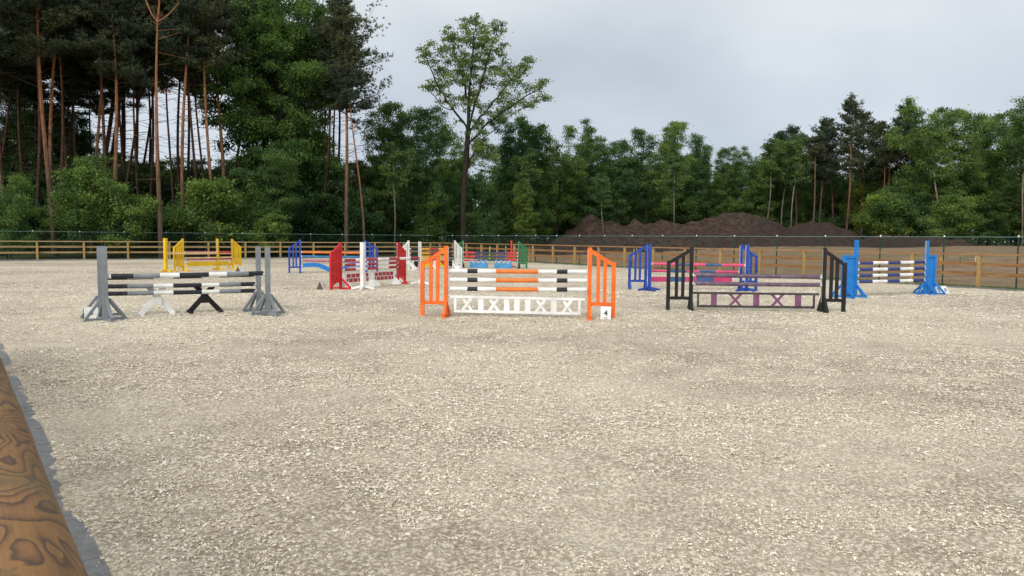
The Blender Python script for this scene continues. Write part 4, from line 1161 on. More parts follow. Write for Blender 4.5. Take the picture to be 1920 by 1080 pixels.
# ---------------------------------------------------------------- trees
def leaves(centres, size, seed, flat=0.0, asp=0.62):
    r_ = np.random.default_rng(seed); n = len(centres)
    u = r_.normal(size=(n, 3)); u /= np.linalg.norm(u, axis=1)[:, None]
    w = r_.normal(size=(n, 3)); w[:, 2] += flat
    v = np.cross(u, w); v /= np.linalg.norm(v, axis=1)[:, None]
    s = size * r_.uniform(0.6, 1.35, n)[:, None]
    c = centres
    V = np.stack([c - u * s * 0.5, c + v * s * asp * 0.5 - u * s * 0.08, c + u * s * 0.5, c - v * s * asp * 0.5 - u * s * 0.08], 1)
    return V.reshape(-1, 3), np.arange(n * 4).reshape(-1, 4)
def frusta(P, Q, ra, rb, ns=5):
    """tapered segments P->Q as one quad mesh"""
    n = len(P); d = Q - P; L = np.linalg.norm(d, axis=1)[:, None]; d = d / np.maximum(L, 1e-6)
    ref = np.where(np.abs(d[:, 2:3]) > 0.9, np.array([[1.0, 0, 0]]), np.array([[0, 0, 1.0]]))
    a = np.cross(d, ref); a /= np.linalg.norm(a, axis=1)[:, None]; b = np.cross(d, a)
    V = np.zeros((n, 2 * ns, 3))
    for k in range(ns):
        t = 2 * math.pi * k / ns; o = a * math.cos(t) + b * math.sin(t)
        V[:, k] = P - d * ra[:, None] * 0.3 + o * ra[:, None]; V[:, ns + k] = Q + o * rb[:, None]
    b0 = (np.arange(n) * 2 * ns)[:, None]
    Fs = np.concatenate([np.stack([b0[:, 0] + k, b0[:, 0] + (k + 1) % ns, b0[:, 0] + ns + (k + 1) % ns, b0[:, 0] + ns + k], 1) for k in range(ns)])
    return V.reshape(-1, 3), Fs
def colonize(ell, trunk, n_att, seed, step=0.45, infl=5.0, kill=0.8, up=0.12, iters=140, limbs=()):
    r_ = np.random.default_rng(seed)
    vol = np.array([e[3] * e[4] * e[5] for e in ell]); pick = r_.choice(len(ell), n_att, p=vol / vol.sum())
    E = np.array(ell)[pick]
    d = r_.normal(size=(n_att, 3)); d /= np.linalg.norm(d, axis=1)[:, None]; rad = r_.random(n_att) ** (1 / 2.4)
    att = E[:, :3] + d * E[:, 3:6] * rad[:, None]
    nodes = [np.array(p, float) for p in trunk]; par = [-1] + list(range(len(trunk) - 1))
    for lb in limbs:
        pr = int(((np.array(nodes) - np.array(lb[0])) ** 2).sum(1).argmin())
        for a_, b_ in zip(lb, lb[1:]):
            a_, b_ = np.array(a_, float), np.array(b_, float); k_ = max(1, int(np.linalg.norm(b_ - a_) / step))
            for j_ in range(1, k_ + 1):
                nodes.append(a_ + (b_ - a_) * j_ / k_ + r_.normal(0, 0.05, 3)); par.append(pr); pr = len(nodes) - 1
    alive = np.ones(n_att, bool); Nn = np.array(nodes)
    first = max(1, int(len(trunk) * 0.35))
    for it in range(iters):
        A_ = att[alive]
        if len(A_) == 0: break
        D = ((A_[:, None, :] - Nn[None, first:, :]) ** 2).sum(2)
        j = D.argmin(1) + first; dm = D.min(1) ** 0.5
        near = dm < infl
        if not near.any(): infl *= 1.5; continue
        new = []
        for nd in np.unique(j[near]):
            vv = A_[near & (j == nd)] - Nn[nd]; vv /= np.linalg.norm(vv, axis=1)[:, None]
            g_ = vv.mean(0) + np.array([0, 0, up]) + r_.normal(0, 0.10, 3)
            g_ /= np.linalg.norm(g_); new.append((Nn[nd] + g_ * step, nd))
        keepn = []
        for p, nd in new:
            if ((Nn - p) ** 2).sum(1).min() > (step * 0.35) ** 2: keepn.append((p, nd))
        if not keepn: break
        for p, nd in keepn: nodes.append(p); par.append(int(nd))
        Nn = np.array(nodes)
        new_arr = np.array([p for p, _ in keepn])
        D2 = ((att[:, None, :] - new_arr[None]) ** 2).sum(2).min(1) ** 0.5
        alive &= D2 > kill
    par = np.array(par); n = len(Nn)
    acc = np.zeros(n); kids = np.zeros(n, int)
    for i in range(n - 1, 0, -1):
        if kids[i] == 0: acc[i] = 1.0
        acc[par[i]] += acc[i]; kids[par[i]] += 1
    return Nn, par, acc, kids
def make_tree(name, ell, trunk, n_att, seed, r0, leafn, leafs, leafmat, barkmat, sig=0.4, tipr=0.014, step=0.45, kill=0.8, infl=5.0, extra=None, up=0.12, e=0.5, limbs=()):
    Nn, par, acc, kids = colonize(ell, trunk, n_att, seed, step, infl, kill, up, limbs=limbs)
    r_ = np.random.default_rng(seed + 99)
    rad = tipr + (r0 - tipr) * (np.maximum(acc, 1) / acc[0]) ** e - (r0 - tipr) * (1 / acc[0]) ** e
    nt_ = len(trunk)
    i = np.arange(1, len(Nn)); pa = par[i]
    ra = np.minimum(rad[pa], np.where(i < nt_, rad[pa], rad[i] * 1.5)); rb = rad[i]
    big = rb > r0 * 0.35
    V1, F1 = frusta(Nn[pa][big], Nn[i][big], ra[big], rb[big], 8)
    V2, F2 = frusta(Nn[pa][~big], Nn[i][~big], ra[~big], rb[~big], 4)
    root = empty(name, (0, 0, 0))
    npmesh('trunk', np.concatenate([V1, V2]), np.concatenate([F1, F2 + len(V1)]), [barkmat], parent=root, smooth=True)
    thin = np.where((acc < max(3.0, acc[0] * 0.02)) & (np.arange(len(Nn)) >= nt_))[0]
    ends = np.where((kids == 0) & (np.arange(len(Nn)) >= nt_))[0]
    w = np.concatenate([thin, ends, ends])
    pk = r_.choice(w, leafn)
    dens = r_.random(len(Nn)) ** 0.7
    pk = pk[r_.random(len(pk)) < 0.35 + 0.65 * dens[pk]]
    off = r_.normal(size=(len(pk), 3)) * sig; off[:, 2] *= 0.5
    c = Nn[pk] + off
    if extra is not None: c = np.concatenate([c, extra])
    c = c[c[:, 2] > 0.15]
    V, Fl = leaves(c, leafs, seed, 0.8)
    npmesh('crown', V, Fl, [leafmat], parent=root)
    return root
def lobes(r_, H, z0, R, n=7):
    """irregular crown envelope made of a core and lobes"""
    out = [(0, 0, (z0 + H) / 2, R * 0.6, R * 0.6, (H - z0) / 2 * 0.86)]
    for i in range(n + 4):
        a = r_.uniform(0, 6.28); f = 0.10 + 0.86 * (i + r_.random()) / (n + 4); z = z0 + (H - z0) * f
        wd = R * math.sqrt(max(0.2, 1 - (1.75 * f - 0.9) ** 2 * 0.85))
        d = wd * r_.uniform(0.5, 1.0); s = R * r_.uniform(0.22, 0.42)
        out.append((math.cos(a) * d, math.sin(a) * d, z, s, s, s * r_.uniform(0.8, 1.3)))
    return out
def broad(seed, H, z0, R, leafn, leafs=0.28, r0=0.17, mat='leaf_green', bk='oak_bark', n_att=420, lean=0.0, sig=0.42):
    r_ = random.Random(seed)
    tr = [(math.sin(k * 0.35 + seed) * 0.10 + lean * k * 0.1, math.cos(k * 0.3 + seed) * 0.10, k * 0.5) for k in range(int((z0 + (H - z0) * 0.35) / 0.5) + 1)]
    tr[0] = (0, 0, -0.4)
    return make_tree('broadleaf_tree', lobes(r_, H, z0, R), tr, n_att, seed, r0, leafn, leafs, mat, bk, sig=sig)
def tuft_mesh(c, dirs, size, seed):
    """needle tufts: narrow blades fanned round each twig end"""
    r_ = np.random.default_rng(seed); n = len(c); K = 9
    V = np.zeros((n, K, 3, 3))
    for k in range(K):
        d = dirs * 0.5 + r_.normal(size=(n, 3)) * 0.75 + np.array([0, 0, 0.28]); d /= np.linalg.norm(d, axis=1)[:, None]
        s = np.cross(d, r_.normal(size=(n, 3))); s /= np.linalg.norm(s, axis=1)[:, None]
        L = size * r_.uniform(0.6, 1.25, n)[:, None]; w = 0.034
        V[:, k, 0] = c - s * w; V[:, k, 1] = c + s * w; V[:, k, 2] = c + d * L
    return V.reshape(-1, 3), np.arange(n * K * 3).reshape(-1, 3)
def make_pine(seed, H, zc, R, r0, ntuft=5200, bk='pine_bark', sway=0.25, fork=None, one_side=0.0, stubs=34):
    r_ = np.random.default_rng(seed)
    ns = 26; zs = np.linspace(-0.4, H - 0.6, ns)
    ph = r_.uniform(0, 6.28, 2)
    tx = sway * (np.sin(zs * 0.22 + ph[0]) - math.sin(ph[0])); ty = sway * (np.sin(zs * 0.19 + ph[1]) - math.sin(ph[1]))
    T = np.stack([tx, ty, zs], 1); rr_ = r0 * (1 - 0.80 * np.clip(zs / H, 0, 1) ** 1.3); rr_[0] *= 1.25; rr_[1] *= 1.08
    P, Q, ra, rb = [T[:-1]], [T[1:]], [rr_[:-1]], [rr_[1:]]
    def at(z): return np.array([np.interp(z, zs, tx), np.interp(z, zs, ty), z])
    tc_, td_ = [], []
    nl = int((H - zc) * 5.0)
    puffs = []
    for i in range(nl):
        f = (i + r_.random()) / nl; z = zc + (H - zc - 0.3) * f
        env = math.sin(math.pi * min(1, 0.20 + 0.80 * f)) ** 0.7 if f < 0.99 else 0.2
        L = R * (0.35 + 0.75 * env) * r_.uniform(0.45, 1.15)
        if f > 0.8: L *= 0.75
        a = i * 2.4 + r_.normal(0, 0.5)
        if one_side and math.cos(a) < 0: L *= (1 - one_side)
        el = r_.uniform(0.05, 0.55) + f * 0.45
        p = at(z); m_ = 6; pts = [p]
        dirv = np.array([math.cos(a) * math.cos(el), math.sin(a) * math.cos(el), math.sin(el)])
        for k in range(m_):
            dirv = dirv + r_.normal(0, 0.16, 3) + np.array([0, 0, 0.03]); dirv /= np.linalg.norm(dirv)
            pts.append(pts[-1] + dirv * L / m_)
        pts = np.array(pts); rl = np.linspace(0.018 + 0.013 * L, 0.009, m_ + 1)
        P.append(pts[:-1]); Q.append(pts[1:]); ra.append(rl[:-1]); rb.append(rl[1:])
        for k in range(2, m_ + 1):
            for q_ in range(2 if k < m_ else 1):
                sd_ = np.cross(dirv, [0, 0, 1]) * (1 if q_ else -1) * r_.uniform(0.4, 1.0) + dirv * 0.6 + np.array([0, 0, r_.uniform(0, 0.5)])
                sd_ /= np.linalg.norm(sd_); l2 = L * r_.uniform(0.14, 0.30)
                e_ = pts[k] + sd_ * l2
                P.append(pts[k][None]); Q.append(e_[None]); ra.append(np.array([0.014])); rb.append(np.array([0.008]))
                puffs.append((e_, sd_, 0.34 + 0.07 * L)); puffs.append((pts[k] + sd_ * l2 * 0.5, sd_, 0.3))
    for i in range(stubs):
        z = r_.uniform(zc * 0.35, zc); a = r_.uniform(0, 6.28); L = r_.uniform(0.3, 2.4)
        p = at(z); e_ = p + np.array([math.cos(a) * L, math.sin(a) * L, r_.uniform(-0.2, 0.5) * L])
        P.append(p[None]); Q.append(e_[None]); ra.append(np.array([0.022])); rb.append(np.array([0.009]))
    if fork:
        for (dx, dy, dz, rf) in fork:
            p = at(H - 0.7); prev = p
            for k in range(1, 5):
                q2 = p + np.array([dx * (k / 4) ** 0.8, dy * k / 4, dz * (k / 4) ** 1.15]); P.append(prev[None]); Q.append(q2[None]); ra.append(np.array([rf * (1 - k * 0.12)])); rb.append(np.array([rf * (0.88 - k * 0.12)])); prev = q2
    V1, F1 = frusta(P[0], Q[0], ra[0], rb[0], 10)
    V2, F2 = frusta(np.concatenate(P[1:]), np.concatenate(Q[1:]), np.concatenate(ra[1:]), np.concatenate(rb[1:]), 4)
    root = empty('pine_tree', (0, 0, 0))
    npmesh('trunk', np.concatenate([V1, V2]), np.concatenate([F1, F2 + len(V1)]), [bk, 'limb_bark' if not fork else bk], parent=root, smooth=True, mi=np.r_[np.zeros(len(F1)), np.ones(len(F2))])
    if ntuft:
        pc = np.array([p[0] for p in puffs]); pd = np.array([p[1] for p in puffs]); psg = np.array([p[2] for p in puffs])
        k = r_.integers(0, len(pc), ntuft)
        o = r_.normal(size=(ntuft, 3)); o[:, 2] = np.abs(o[:, 2]) * 0.7 - 0.15
        c = pc[k] + o * (psg[k] * 0.62)[:, None]
        V, Ft = tuft_mesh(c, pd[k], 0.26, seed)
        npmesh('crown', V, Ft, ['needles'], parent=root)
    return root
def put(proto, x, y, s=1.0, rz=0.0, label=None, cat='tree', group=None, first=False, tint=(1, 1, 1), tilt=(0, 0), sz=None, name=None):
    if first: r = proto
    else:
        r = proto.copy(); COL.objects.link(r)
        for ch in proto.children:
            c = ch.copy(); COL.objects.link(c); c.parent = r
            c.color = (1, 1, 1, 1)
    r.location = (float(x), float(y), tz(x, y) - 0.02)
    r.rotation_euler = (tilt[0], tilt[1], rz); r.scale = (s, s, sz if sz else s)
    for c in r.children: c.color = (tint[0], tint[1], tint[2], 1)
    tag(r, label, cat, group)
    return r

# prototypes are used as the first instance of their kind, then copied
USED = {}
class Proto:
    def __init__(s, root): s.root = root; s.used = False
    def put(s, *a, **k):
        f = not s.used; s.used = True
        return put(s.root, *a, first=f, **k)
PINE = [Proto(make_pine(300 + i, H, zc, R, r0)) for i, (H, zc, R, r0) in enumerate([(24, 14.6, 3.0, 0.20), (25.5, 16.0, 2.8, 0.17), (22.5, 13.6, 3.3, 0.18), (24, 15.2, 2.5, 0.15)])]
PINED = [Proto(make_pine(320 + i, H, zc, R, r0, bk='pine_bark_dark')) for i, (H, zc, R, r0) in enumerate([(24, 15.4, 2.8, 0.14), (23, 14.6, 2.6, 0.12), (25, 15.8, 3.0, 0.16)])]
PINER = [Proto(make_pine(340 + i, H, zc, R, r0, ntuft=3000, one_side=os_)) for i, (H, zc, R, r0, os_) in enumerate([(20, 9.8, 3.3, 0.17, 0.45), (18, 9.0, 3.0, 0.15, 0.2), (16.5, 8.2, 2.6, 0.13, 0.0)])]
BROAD = [Proto(broad(400 + i, H, z0, R, int(nl * 1.6), 0.185, n_att=620, sig=0.36)) for i, (H, z0, R, nl) in enumerate([(16, 2.6, 4.0, 30000), (15, 2.0, 3.6, 27000), (17, 3.4, 3.4, 25000), (14.5, 1.6, 4.2, 28000), (16, 4.0, 3.2, 15000)])]
BIG = Proto(broad(451, 25.5, 4.0, 6.0, 110000, 0.20, r0=0.34, n_att=1300, sig=0.42))
BUSH = [Proto(broad(420 + i, H, 0.3, R, int(nl * 1.5), 0.165, r0=0.08, n_att=320, sig=0.34)) for i, (H, R, nl) in enumerate([(6.5, 2.6, 12000), (5.0, 2.4, 11000), (8.0, 2.3, 13000), (7.0, 1.9, 8500)])]

def C(px, Y): return PY(px, Y)
# ---- the lone tall oak in the middle
YO = 76.0; so_ = YO / F
base = C(869, YO); zb = tz(base[0], base[1])
def oe(px, py, rx, ry, dep, dy=0.0): return ((px - 869) * so_, dy, CAMH + (446.5 - py) * so_ - zb, rx * so_, dep, ry * so_)
ell = [oe(806, 112, 26, 24, 1.3, -0.5), oe(838, 82, 20, 36, 1.2, 0.8), oe(885, 66, 34, 34, 1.8, 0), oe(922, 82, 30, 34, 1.6, -1.2), oe(868, 120, 36, 36, 2.0, 1.0), oe(905, 140, 30, 34, 1.8, 0.5),
       oe(980, 128, 22, 24, 1.3, 0.6), oe(950, 160, 32, 26, 1.6, -0.8), oe(1005, 168, 26, 18, 1.2, 0), oe(812, 165, 26, 16, 1.2, 1.0), oe(842, 195, 28, 16, 1.3, -1.0), oe(880, 190, 30, 26, 1.6, 0.4), oe(990, 200, 22, 12, 1.0, 0.9),
       oe(925, 215, 34, 22, 1.4, 0.8), oe(895, 262, 22, 30, 1.4, -0.6), oe(845, 262, 14, 18, 1.0, 0.5), oe(915, 300, 22, 30, 1.3, 0.4)]
tr = []
kp = [(869, 446, 0), (868, 400, 0), (870, 340, 0.05), (874, 290, 0.1), (877, 240, 0.1), (878, 195, 0), (879, 150, -0.1)]
for (a, b_), (c_, d_) in zip([(k[0], k[1]) for k in kp], [(k[0], k[1]) for k in kp[1:]]):
    for t_ in np.linspace(0, 1, 6)[:-1]:
        px, py = a + (c_ - a) * t_, b_ + (d_ - b_) * t_
        tr.append(((px - 869) * so_, 0.05 * math.sin(len(tr)), CAMH + (446.5 - py) * so_ - zb))
tr[0] = (0, 0, -0.4)
def ol(pts, dep):
    return [((x - 869) * so_, dep * (i / (len(pts) - 1)), CAMH + (446.5 - y) * so_ - zb) for i, (x, y) in enumerate(pts)]
olimbs = [ol([(877, 248), (862, 226), (842, 202), (824, 174), (812, 148), (800, 118)], -0.8), ol([(878, 205), (868, 160), (858, 120), (845, 82)], 1.0),
          ol([(878, 236), (893, 190), (905, 150), (915, 115), (926, 82)], -1.2), ol([(878, 250), (905, 215), (930, 185), (955, 150), (985, 118)], 1.2),
          ol([(875, 276), (900, 247), (935, 215), (970, 192), (1012, 165)], 0.5), ol([(870, 332), (885, 292), (905, 262), (935, 240), (965, 212), (996, 200)], -0.9),
          ol([(879, 170), (884, 120), (888, 55)], 0.3), ol([(850, 213), (830, 205), (800, 172)], 0.6)]
ell += [oe(862, 160, 30, 26, 1.8, -0.8), oe(885, 105, 40, 40, 2.0, 0.0), oe(930, 125, 26, 30, 1.6, 0.6), oe(945, 195, 34, 18, 1.5, 0.8), oe(790, 100, 14, 14, 0.8), oe(1018, 190, 14, 10, 0.8), oe(830, 130, 22, 30, 1.4, 0.4)]
oak = make_tree('oak_tree', ell, tr, 1300, 5, 0.31, 34000, 0.20, 'leaf_oak', 'oak_bark', sig=0.27, step=0.45, kill=0.7, infl=4.0, up=0.22, tipr=0.016, limbs=olimbs)
put(oak, base[0], base[1], 1.0, 0, 'tall oak with sparse yellow green leaves standing alone against the sky', first=True)

# ---- left edge of the wood: the pines one can tell apart
def pine_at(p, px, Y, s, label, dx_top=0, rz=None, sx=1.0):
    P = C(px, Y); tilt = math.atan2(dx_top * Y / F, 20.0 * s)
    P_ = p.put(P[0], P[1], s, random.uniform(0, 6.28) if rz is None else rz, label=label, group='pines at the edge of the wood')
    P_.rotation_mode = 'QUATERNION'
    from mathutils import Quaternion
    P_.rotation_quaternion = Quaternion((0, 1, 0), tilt) @ Quaternion((0, 0, 1), rz if rz is not None else random.uniform(0, 6.28))
    return P_
pine_at(PINE[3], 18, 55, 0.95, 'thin pine trunk leaning slightly at the far left edge', -22)
pine_at(PINE[0], 104, 58, 1.0, 'thick orange pine trunk on the left, in front of the pale green bush', -14)
pine_at(PINE[1], 101, 60.5, 0.97, 'slimmer orange pine trunk leaning out right beside the thick left one', 24)
pine_at(PINE[3], 172, 63, 1.0, 'grey brown pine trunk leaning right beside the pale green bush', 26)
pine_at(PINE[2], 214, 60, 1.0, 'straight orange pine trunk above the bright green hazel bush', 0)
forked = make_pine(377, 18.6, 17.5, 1.0, 0.19, ntuft=0, stubs=14, sway=0.12, fork=[(-1.3, 0.2, 2.6, 0.085), (0.25, 0, 3.2, 0.11), (1.6, 0.1, 1.5, 0.08)])
P = C(302, 57.5); ff = put(forked, P[0], P[1], 1.0, 0.0, 'tall orange pine trunk forking at its bare top, foremost behind the yellow jump', first=True, group='pines at the edge of the wood', tilt=(0, 0.02))
pine_at(PINED[0], 215, 66, 1.0, 'dark pine trunk leaning strongly right across the gap of sky', 62)
pine_at(PINED[1], 262, 66, 0.98, 'dark thin pine trunk left of the foremost forked pine', 12)
pine_at(PINED[2], 279, 68, 1.0, 'dark pine trunk close behind the foremost forked pine', 4)
pine_at(PINED[0], 237, 70, 0.98, 'dark thin pine trunk in the left part of the sky gap', -4)
pine_at(PINED[1], 327, 67, 1.0, 'dark thin pine trunk just right of the forked pine', 4)
pine_at(PINE[1], 347, 63, 0.98, 'brown pine trunk in the middle of the sky gap', 14)
pine_at(PINED[2], 338, 70, 1.0, 'dark pine trunk leaning right behind the brown one', 20)
pine_at(PINED[0], 374, 66, 1.0, 'dark slim pine trunk between two brown ones', -6)
pine_at(PINE[3], 412, 63, 1.02, 'orange brown pine trunk leaning left at the right of the sky gap', -26)
pine_at(PINED[1], 393, 68, 1.0, 'dark slim pine trunk behind the left leaning brown one', -14)
pine_at(PINE[0], 421, 68, 0.97, 'reddish pine trunk left of the big dark broadleaf tree', -4)
pine_at(PINED[2], 198, 62, 1.0, 'dark pine trunk behind the straight orange one', 4)
RAG = Proto(make_pine(381, 22.5, 12.8, 4.2, 0.19, ntuft=3600, one_side=0.45)); LOWP = Proto(make_pine(382, 17.2, 14.6, 3.4, 0.13, ntuft=1500, one_side=0.2, sway=0.5))
pine_at(RAG, 650, 70, 1.0, 'tall orange pine with a ragged crown right of the big dark tree', -8, rz=0.6)
pine_at(LOWP, 683, 69, 0.92, 'thinner bent pine with a low spreading crown right of the tall ragged one', -16, rz=1.0)
pine_at(PINED[1], 594, 72, 0.95, 'reddish dark pine trunk leaning right left of the tall ragged pine', 34)
pine_at(PINED[0], 600, 74, 0.93, 'second dark leaning pine trunk left of the tall ragged pine', 18)
pine_at(PINED[2], 636, 76, 0.9, 'dark pine trunk close behind the tall ragged pine', 0)
# deeper pines: nothing tells them apart
random.seed(11)
deep = [(random.uniform(-70, 190), random.uniform(62, 84)) for _ in range(34)] + [(random.uniform(190, 470), random.uniform(70, 78)) for _ in range(8)] + [(random.uniform(440, 660), random.uniform(78, 88)) for _ in range(8)]
for px, Y in deep:
    P = C(px, Y)
    random.choice(PINED).put(P[0], P[1], random.uniform(0.84, 1.1), random.uniform(0, 6.28), label='dark pine standing deep inside the left wood', group='pines deep in the wood', tilt=(random.uniform(-0.03, 0.03), random.uniform(-0.04, 0.04)))

# ---- broadleaf trees (column, distance, top row, prototype, width factor, tint, label)
def broad_at(p, px, Y, ytop, wf, tint, label, group=None, H=None):
    P = C(px, Y); h = ZH(P, ytop) - tz(P[0], P[1]); hp = p.H
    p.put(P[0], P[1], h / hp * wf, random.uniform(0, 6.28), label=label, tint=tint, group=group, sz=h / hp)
for p in BROAD + BUSH + [BIG]:
    cr = [c for c in p.root.children if c.name.startswith('crown')][0]
    co_ = np.empty(len(cr.data.vertices) * 3, dtype=np.float32); cr.data.vertices.foreach_get('co', co_); p.H = float(np.percentile(co_.reshape(-1, 3)[:, 2], 99.7))
B_ = BROAD
dk = (0.68, 0.84, 0.84); md = (0.92, 0.98, 0.95); lt = (1.35, 1.27, 1.05); yl = (1.6, 1.35, 0.9)
broad_at(BIG, 528, 71, -30, 0.9, (0.78, 0.92, 0.88), 'big dark broadleaf tree towering left of the ragged pine')
broad_at(B_[3], 470, 73, 40, 0.75, dk, 'dark broadleaf tree at the left flank of the big dark tree')
broad_at(B_[1], 575, 74, 30, 0.75, dk, 'dark broadleaf tree at the right flank of the big dark tree')
broad_at(B_[1], 520, 66, 265, 1.15, md, 'rounded broadleaf tree in front of the big dark tree')
broad_at(B_[2], 712, 80, 192, 0.85, md, 'broadleaf tree with an uneven top right of the bent pine')
broad_at(B_[4], 757, 82, 205, 0.95, md, 'broadleaf tree in the middle of the group left of the lone oak')
broad_at(B_[2], 797, 79, 205, 0.80, md, 'slim broadleaf tree, nearest the lone oak on its left')
broad_at(B_[3], 846, 88, 236, 0.80, lt, 'low yellowish tree directly behind the lone oak trunk')
broad_at(B_[0], 955, 86, 207, 0.85, dk, 'dark green broadleaf tree right of the lone oak')
broad_at(B_[1], 992, 88, 215, 0.85, dk, 'dark tree under the right limbs of the lone oak')
broad_at(B_[3], 1045, 90, 240, 0.90, md, 'broadleaf tree left above the first soil peak')
broad_at(B_[0], 1100, 92, 230, 0.95, md, 'full green broadleaf tree behind the first soil peak')
broad_at(B_[1], 1160, 94, 246, 0.9, md, 'broadleaf tree over the dip of the soil heap')
broad_at(B_[4], 1210, 96, 247, 1.0, md, 'loose broadleaf tree left of the highest pale green crown')
broad_at(B_[2], 1256, 95, 226, 0.85, lt, 'pale green broadleaf tree, highest crown above the soil heap')
broad_at(B_[4], 1305, 97, 250, 0.9, md, 'loose broadleaf tree right of the highest pale green crown')
broad_at(B_[2], 1350, 99, 278, 0.8, md, 'lower tree above the highest soil peak')
broad_at(B_[0], 1405, 98, 276, 0.8, lt, 'bright green tree left of the right hand pines')
broad_at(B_[3], 1435, 100, 300, 0.8, dk, 'dark low tree at the foot of the right hand pines')
broad_at(B_[3], 1540, 102, 300, 0.9, dk, 'dark low tree between the right hand pines')
broad_at(B_[1], 1628, 100, 290, 0.8, md, 'green tree in the gap between the right hand pines')
broad_at(B_[0], 1718, 88, 186, 0.85, lt, 'tall bright green tree, left of a pair at the right')
broad_at(B_[2], 1795, 88, 200, 0.95, lt, 'tall bright green tree, right of a pair at the right')
broad_at(B_[4], 1848, 92, 212, 1.0, md, 'greyish green tree between the bright pair and the birch')
broad_at(B_[4], 1905, 86, 175, 1.0, (1.5, 1.45, 1.5), 'pale feathery birch at the right edge')
broad_at(B_[3], 1960, 84, 200, 1.0, md, 'green tree cut by the right edge')
# pale birch stems
# right hand pines
for px, Y, yt, pi, lb in [(1452, 100, 250, 2, 'small pine, leftmost of the right hand pines'), (1492, 98, 242, 1, 'pine with a dark spreading crown left of the tallest right hand one'), (1533, 97, 240, 2, 'pine with two lean trunks in the right hand group'),
                          (1560, 99, 226, 1, 'dark pine crowding the tallest right hand pine'), (1584, 93, 186, 0, 'tallest right hand pine with an orange trunk'), (1612, 99, 215, 1, 'dark pine just right of the tallest right hand pine'), (1655, 97, 232, 2, 'dark pine with clear trunk left of the bright green pair'), (1678, 95, 204, 1, 'dense dark pine left of the bright green pair'), (1700, 99, 225, 2, 'dark pine half behind the bright green pair'),
                          (1835, 98, 225, 1, 'dark pine between the bright pair and the birch')]:
    P = C(px, Y); h = ZH(P, yt) - tz(P[0], P[1]); s = h / [20, 18, 16.5][pi]
    PINER[pi].put(P[0], P[1], s, {0: 0.3}.get(pi, random.uniform(0, 6.28)), label=lb, group='right hand pines', tilt=(0, random.uniform(-0.03, 0.05)))

STEM = [Proto(broad(461, 14, 7.0, 2.3, 7000, 0.22, r0=0.10, bk='birch_bark', n_att=200, lean=0.12, sig=0.3)), Proto(make_pine(362, 13, 10.5, 1.5, 0.12, ntuft=900, stubs=8, sway=0.2))]
for k_, (px, Y, s, dx, lb) in enumerate([(1478, 92, 1.0, 24, 'pale birch stem leaning right over the small soil heap'), (1437, 95, 0.95, 10, 'thin pale stem left of the birch over the soil heap'), (1462, 96, 1.0, 4, 'thin straight pale stem next to the birch'), (1522, 92, 1.0, 8, 'orange pine stem rising from the small soil heap'), (1652, 91, 0.9, 2, 'thin pine stem left of a close pair near the bright trees'), (1662, 93, 1.0, 3, 'thin pine stem right of a close pair near the bright trees'), (1765, 83, 1.0, 26, 'grey stem leaning right in front of the bright green pair'), (1130, 84, 0.6, 5, 'short pale stem behind the first soil peak'), (1262, 89, 0.75, -2, 'pale stem below the highest pale green crown'), (990, 80, 0.8, -8, 'thin stem right of the lone oak'), (742, 74, 0.8, 8, 'thin stem left of the lone oak'), (1912, 80, 1.1, -4, 'birch stem near the right edge')]):
    P = C(px, Y); p_ = STEM[1 if 'pine' in lb else 0]
    p_.put(P[0], P[1], s, random.uniform(0, 6), label=lb, group='thin stems at the wood edge', tilt=(0, math.atan2(dx * Y / F, 12)))

# filler trees behind (nothing tells them apart)
random.seed(23)
for px in np.arange(-120, 190, 26):
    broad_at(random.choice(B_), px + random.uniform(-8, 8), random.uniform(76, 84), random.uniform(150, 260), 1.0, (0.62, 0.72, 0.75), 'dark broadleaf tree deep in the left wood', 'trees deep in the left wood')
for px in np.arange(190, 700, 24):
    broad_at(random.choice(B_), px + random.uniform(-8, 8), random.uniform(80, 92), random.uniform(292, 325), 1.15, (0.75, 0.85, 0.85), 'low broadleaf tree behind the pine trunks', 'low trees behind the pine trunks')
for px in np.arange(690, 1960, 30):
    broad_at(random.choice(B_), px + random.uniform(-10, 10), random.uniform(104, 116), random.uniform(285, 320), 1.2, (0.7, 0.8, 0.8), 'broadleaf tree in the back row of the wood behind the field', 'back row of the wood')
# understorey along the edge
random.seed(31)
def under(px, Y, yt, p, wf, tint, label, group=None): broad_at(p, px, Y, yt, wf, tint, label, group)
under(150, 56.5, 290, BUSH[2], 1.0, (1.3, 1.2, 0.9), 'pale green hazel bush, largest shrub below the left pines')
under(232, 57.5, 330, BUSH[0], 1.05, (1.3, 1.25, 1.0), 'light green shrub right of the large hazel bush')
under(15, 53, 330, BUSH[0], 0.8, (1.2, 1.2, 1.0), 'light green shrub at the left edge behind the fence')
under(400, 63, 335, BUSH[1], 1.2, (1.25, 1.2, 0.9), 'light green shrub behind the right yellow wing')
under(505, 64, 400, BUSH[1], 1.0, (1.35, 1.3, 0.95), 'low bright shrub left of the blue wing behind the fence')
for px in np.arange(-60, 720, 27):
    fy = 51 + (px + 10) / 740 * 18 + 4.5
    under(px + random.uniform(-9, 9), fy + random.uniform(2, 5), random.uniform(345, 395), random.choice(BUSH), random.uniform(0.85, 1.15), random.choice([(0.75, 0.85, 0.8), (0.55, 0.68, 0.68), (0.95, 1.0, 0.85), (0.62, 0.74, 0.7)]), 'green undergrowth shrub behind the far fence', 'undergrowth behind the far fence')
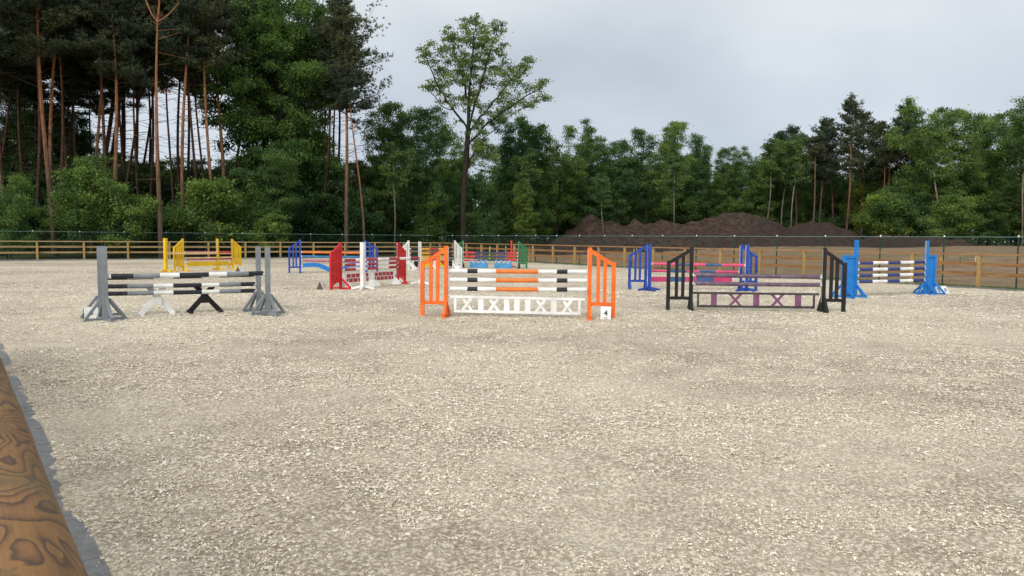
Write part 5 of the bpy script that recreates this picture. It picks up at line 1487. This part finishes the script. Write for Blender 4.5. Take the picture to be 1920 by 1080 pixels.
for px in np.arange(-60, 720, 30):
    fy = 51 + (px + 10) / 740 * 18 + 10
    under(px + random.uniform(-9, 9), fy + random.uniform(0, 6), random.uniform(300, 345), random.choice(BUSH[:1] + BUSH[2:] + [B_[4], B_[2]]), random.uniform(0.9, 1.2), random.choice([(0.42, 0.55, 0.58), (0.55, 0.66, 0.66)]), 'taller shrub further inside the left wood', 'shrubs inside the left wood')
for px in np.arange(700, 1090, 24):
    under(px + random.uniform(-8, 8), random.uniform(78, 86) if px < 1010 else random.uniform(97, 102), random.uniform(335, 400), random.choice(BUSH + [B_[2]]), random.uniform(0.85, 1.2), random.choice([(0.9, 0.98, 0.9), (0.7, 0.8, 0.8), (1.15, 1.1, 0.85)]), 'green shrub below the lone oak and its neighbours', 'undergrowth around the lone oak')
for px in np.arange(1080, 1990, 27):
    under(px + random.uniform(-8, 8), random.uniform(96, 104) if px < 1640 else random.uniform(80, 88), random.uniform(335, 400), random.choice(BUSH + [B_[2]]), random.uniform(0.9, 1.25), random.choice([(0.9, 0.98, 0.9), (0.7, 0.8, 0.8), (1.3, 1.2, 0.9)]), 'green shrub at the foot of the wood behind the soil heaps', 'undergrowth behind the soil heaps')
for px in np.arange(20, 1990, 60):
    pass
# distant wood closing the view behind everything
def wood_mass():
    r_ = np.random.default_rng(77)
    cl = []
    for k in range(900):
        px = r_.uniform(-260, 2160); Y_ = r_.uniform(120, 150) if px > 640 else r_.uniform(94, 120)
        P = C(px, Y_)
        top = 9.5 if px < 640 else 12.5
        cl.append((P[0], P[1], r_.uniform(0.5, top)))
    cl = np.array(cl); n = 160000
    k = r_.integers(0, len(cl), n); c = cl[k] + r_.normal(size=(n, 3)) * np.array([2.0, 2.0, 1.4]); c[:, 2] = np.abs(c[:, 2])
    V, Fl = leaves(c, 0.5, 5, 0.5)
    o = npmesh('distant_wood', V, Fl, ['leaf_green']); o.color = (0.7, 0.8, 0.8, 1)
    tag(o, 'dark far off wood seen between the nearer trunks', 'wood', kind='stuff')
wood_mass()

# each filler tree gets a label of its own: what it stands over in the picture, counted from the left
LM = [(-9999, 110, 'at the left edge'), (110, 290, 'above the left grey posts'), (290, 460, 'above the yellow jump'), (460, 600, 'above the dark blue jump'), (600, 760, 'above the red jump'), (760, 870, 'above the white winged jump'),
      (870, 1010, 'above the green jump'), (1010, 1180, 'above the right orange wing'), (1180, 1420, 'above the pink poles'), (1420, 1590, 'above the right black wing'), (1590, 1760, 'above the light blue jump'), (1760, 9999, 'at the right edge')]
ORD = ['first', 'second', 'third', 'fourth', 'fifth', 'sixth', 'seventh', 'eighth', 'ninth', 'tenth', 'eleventh', 'twelfth', 'thirteenth', 'fourteenth', 'fifteenth', 'sixteenth', 'seventeenth', 'eighteenth', 'nineteenth', 'twentieth', 'twenty first', 'twenty second', 'twenty third'] + ['next'] * 40
byl = {}
for o in COL.objects:
    if o.parent is None and 'label' in o and o['label'] and o.type == 'EMPTY' and o.get('category') == 'tree': byl.setdefault(o['label'], []).append(o)
SHORT = {'dark pine standing deep inside the left wood': 'dark pine deep in the wood', 'dark broadleaf tree deep in the left wood': 'dark broadleaf tree deep in the wood', 'low broadleaf tree behind the pine trunks': 'low tree behind the pine trunks',
         'broadleaf tree in the back row of the wood behind the field': 'tree in the back row', 'green undergrowth shrub behind the far fence': 'shrub close behind the far fence', 'taller shrub further inside the left wood': 'taller shrub inside the wood',
         'green shrub below the lone oak and its neighbours': 'green shrub at the wood edge', 'green shrub at the foot of the wood behind the soil heaps': 'green shrub behind the soil'}
for lb, obs in byl.items():
    if len(obs) < 2: continue
    bins = {}
    for o in obs:
        px = proj(o.location.x, o.location.y, 3.0)[0]
        k = [m_[2] for m_ in LM if m_[0] <= px < m_[1]][0]
        bins.setdefault(k, []).append((px, o))
    for k, lst in bins.items():
        lst.sort(key=lambda q: q[0])
        for i, (px, o) in enumerate(lst):
            o['label'] = SHORT.get(lb, lb) + ' ' + k + ((', ' + ORD[i] + ' from the left') if len(lst) > 1 else '')
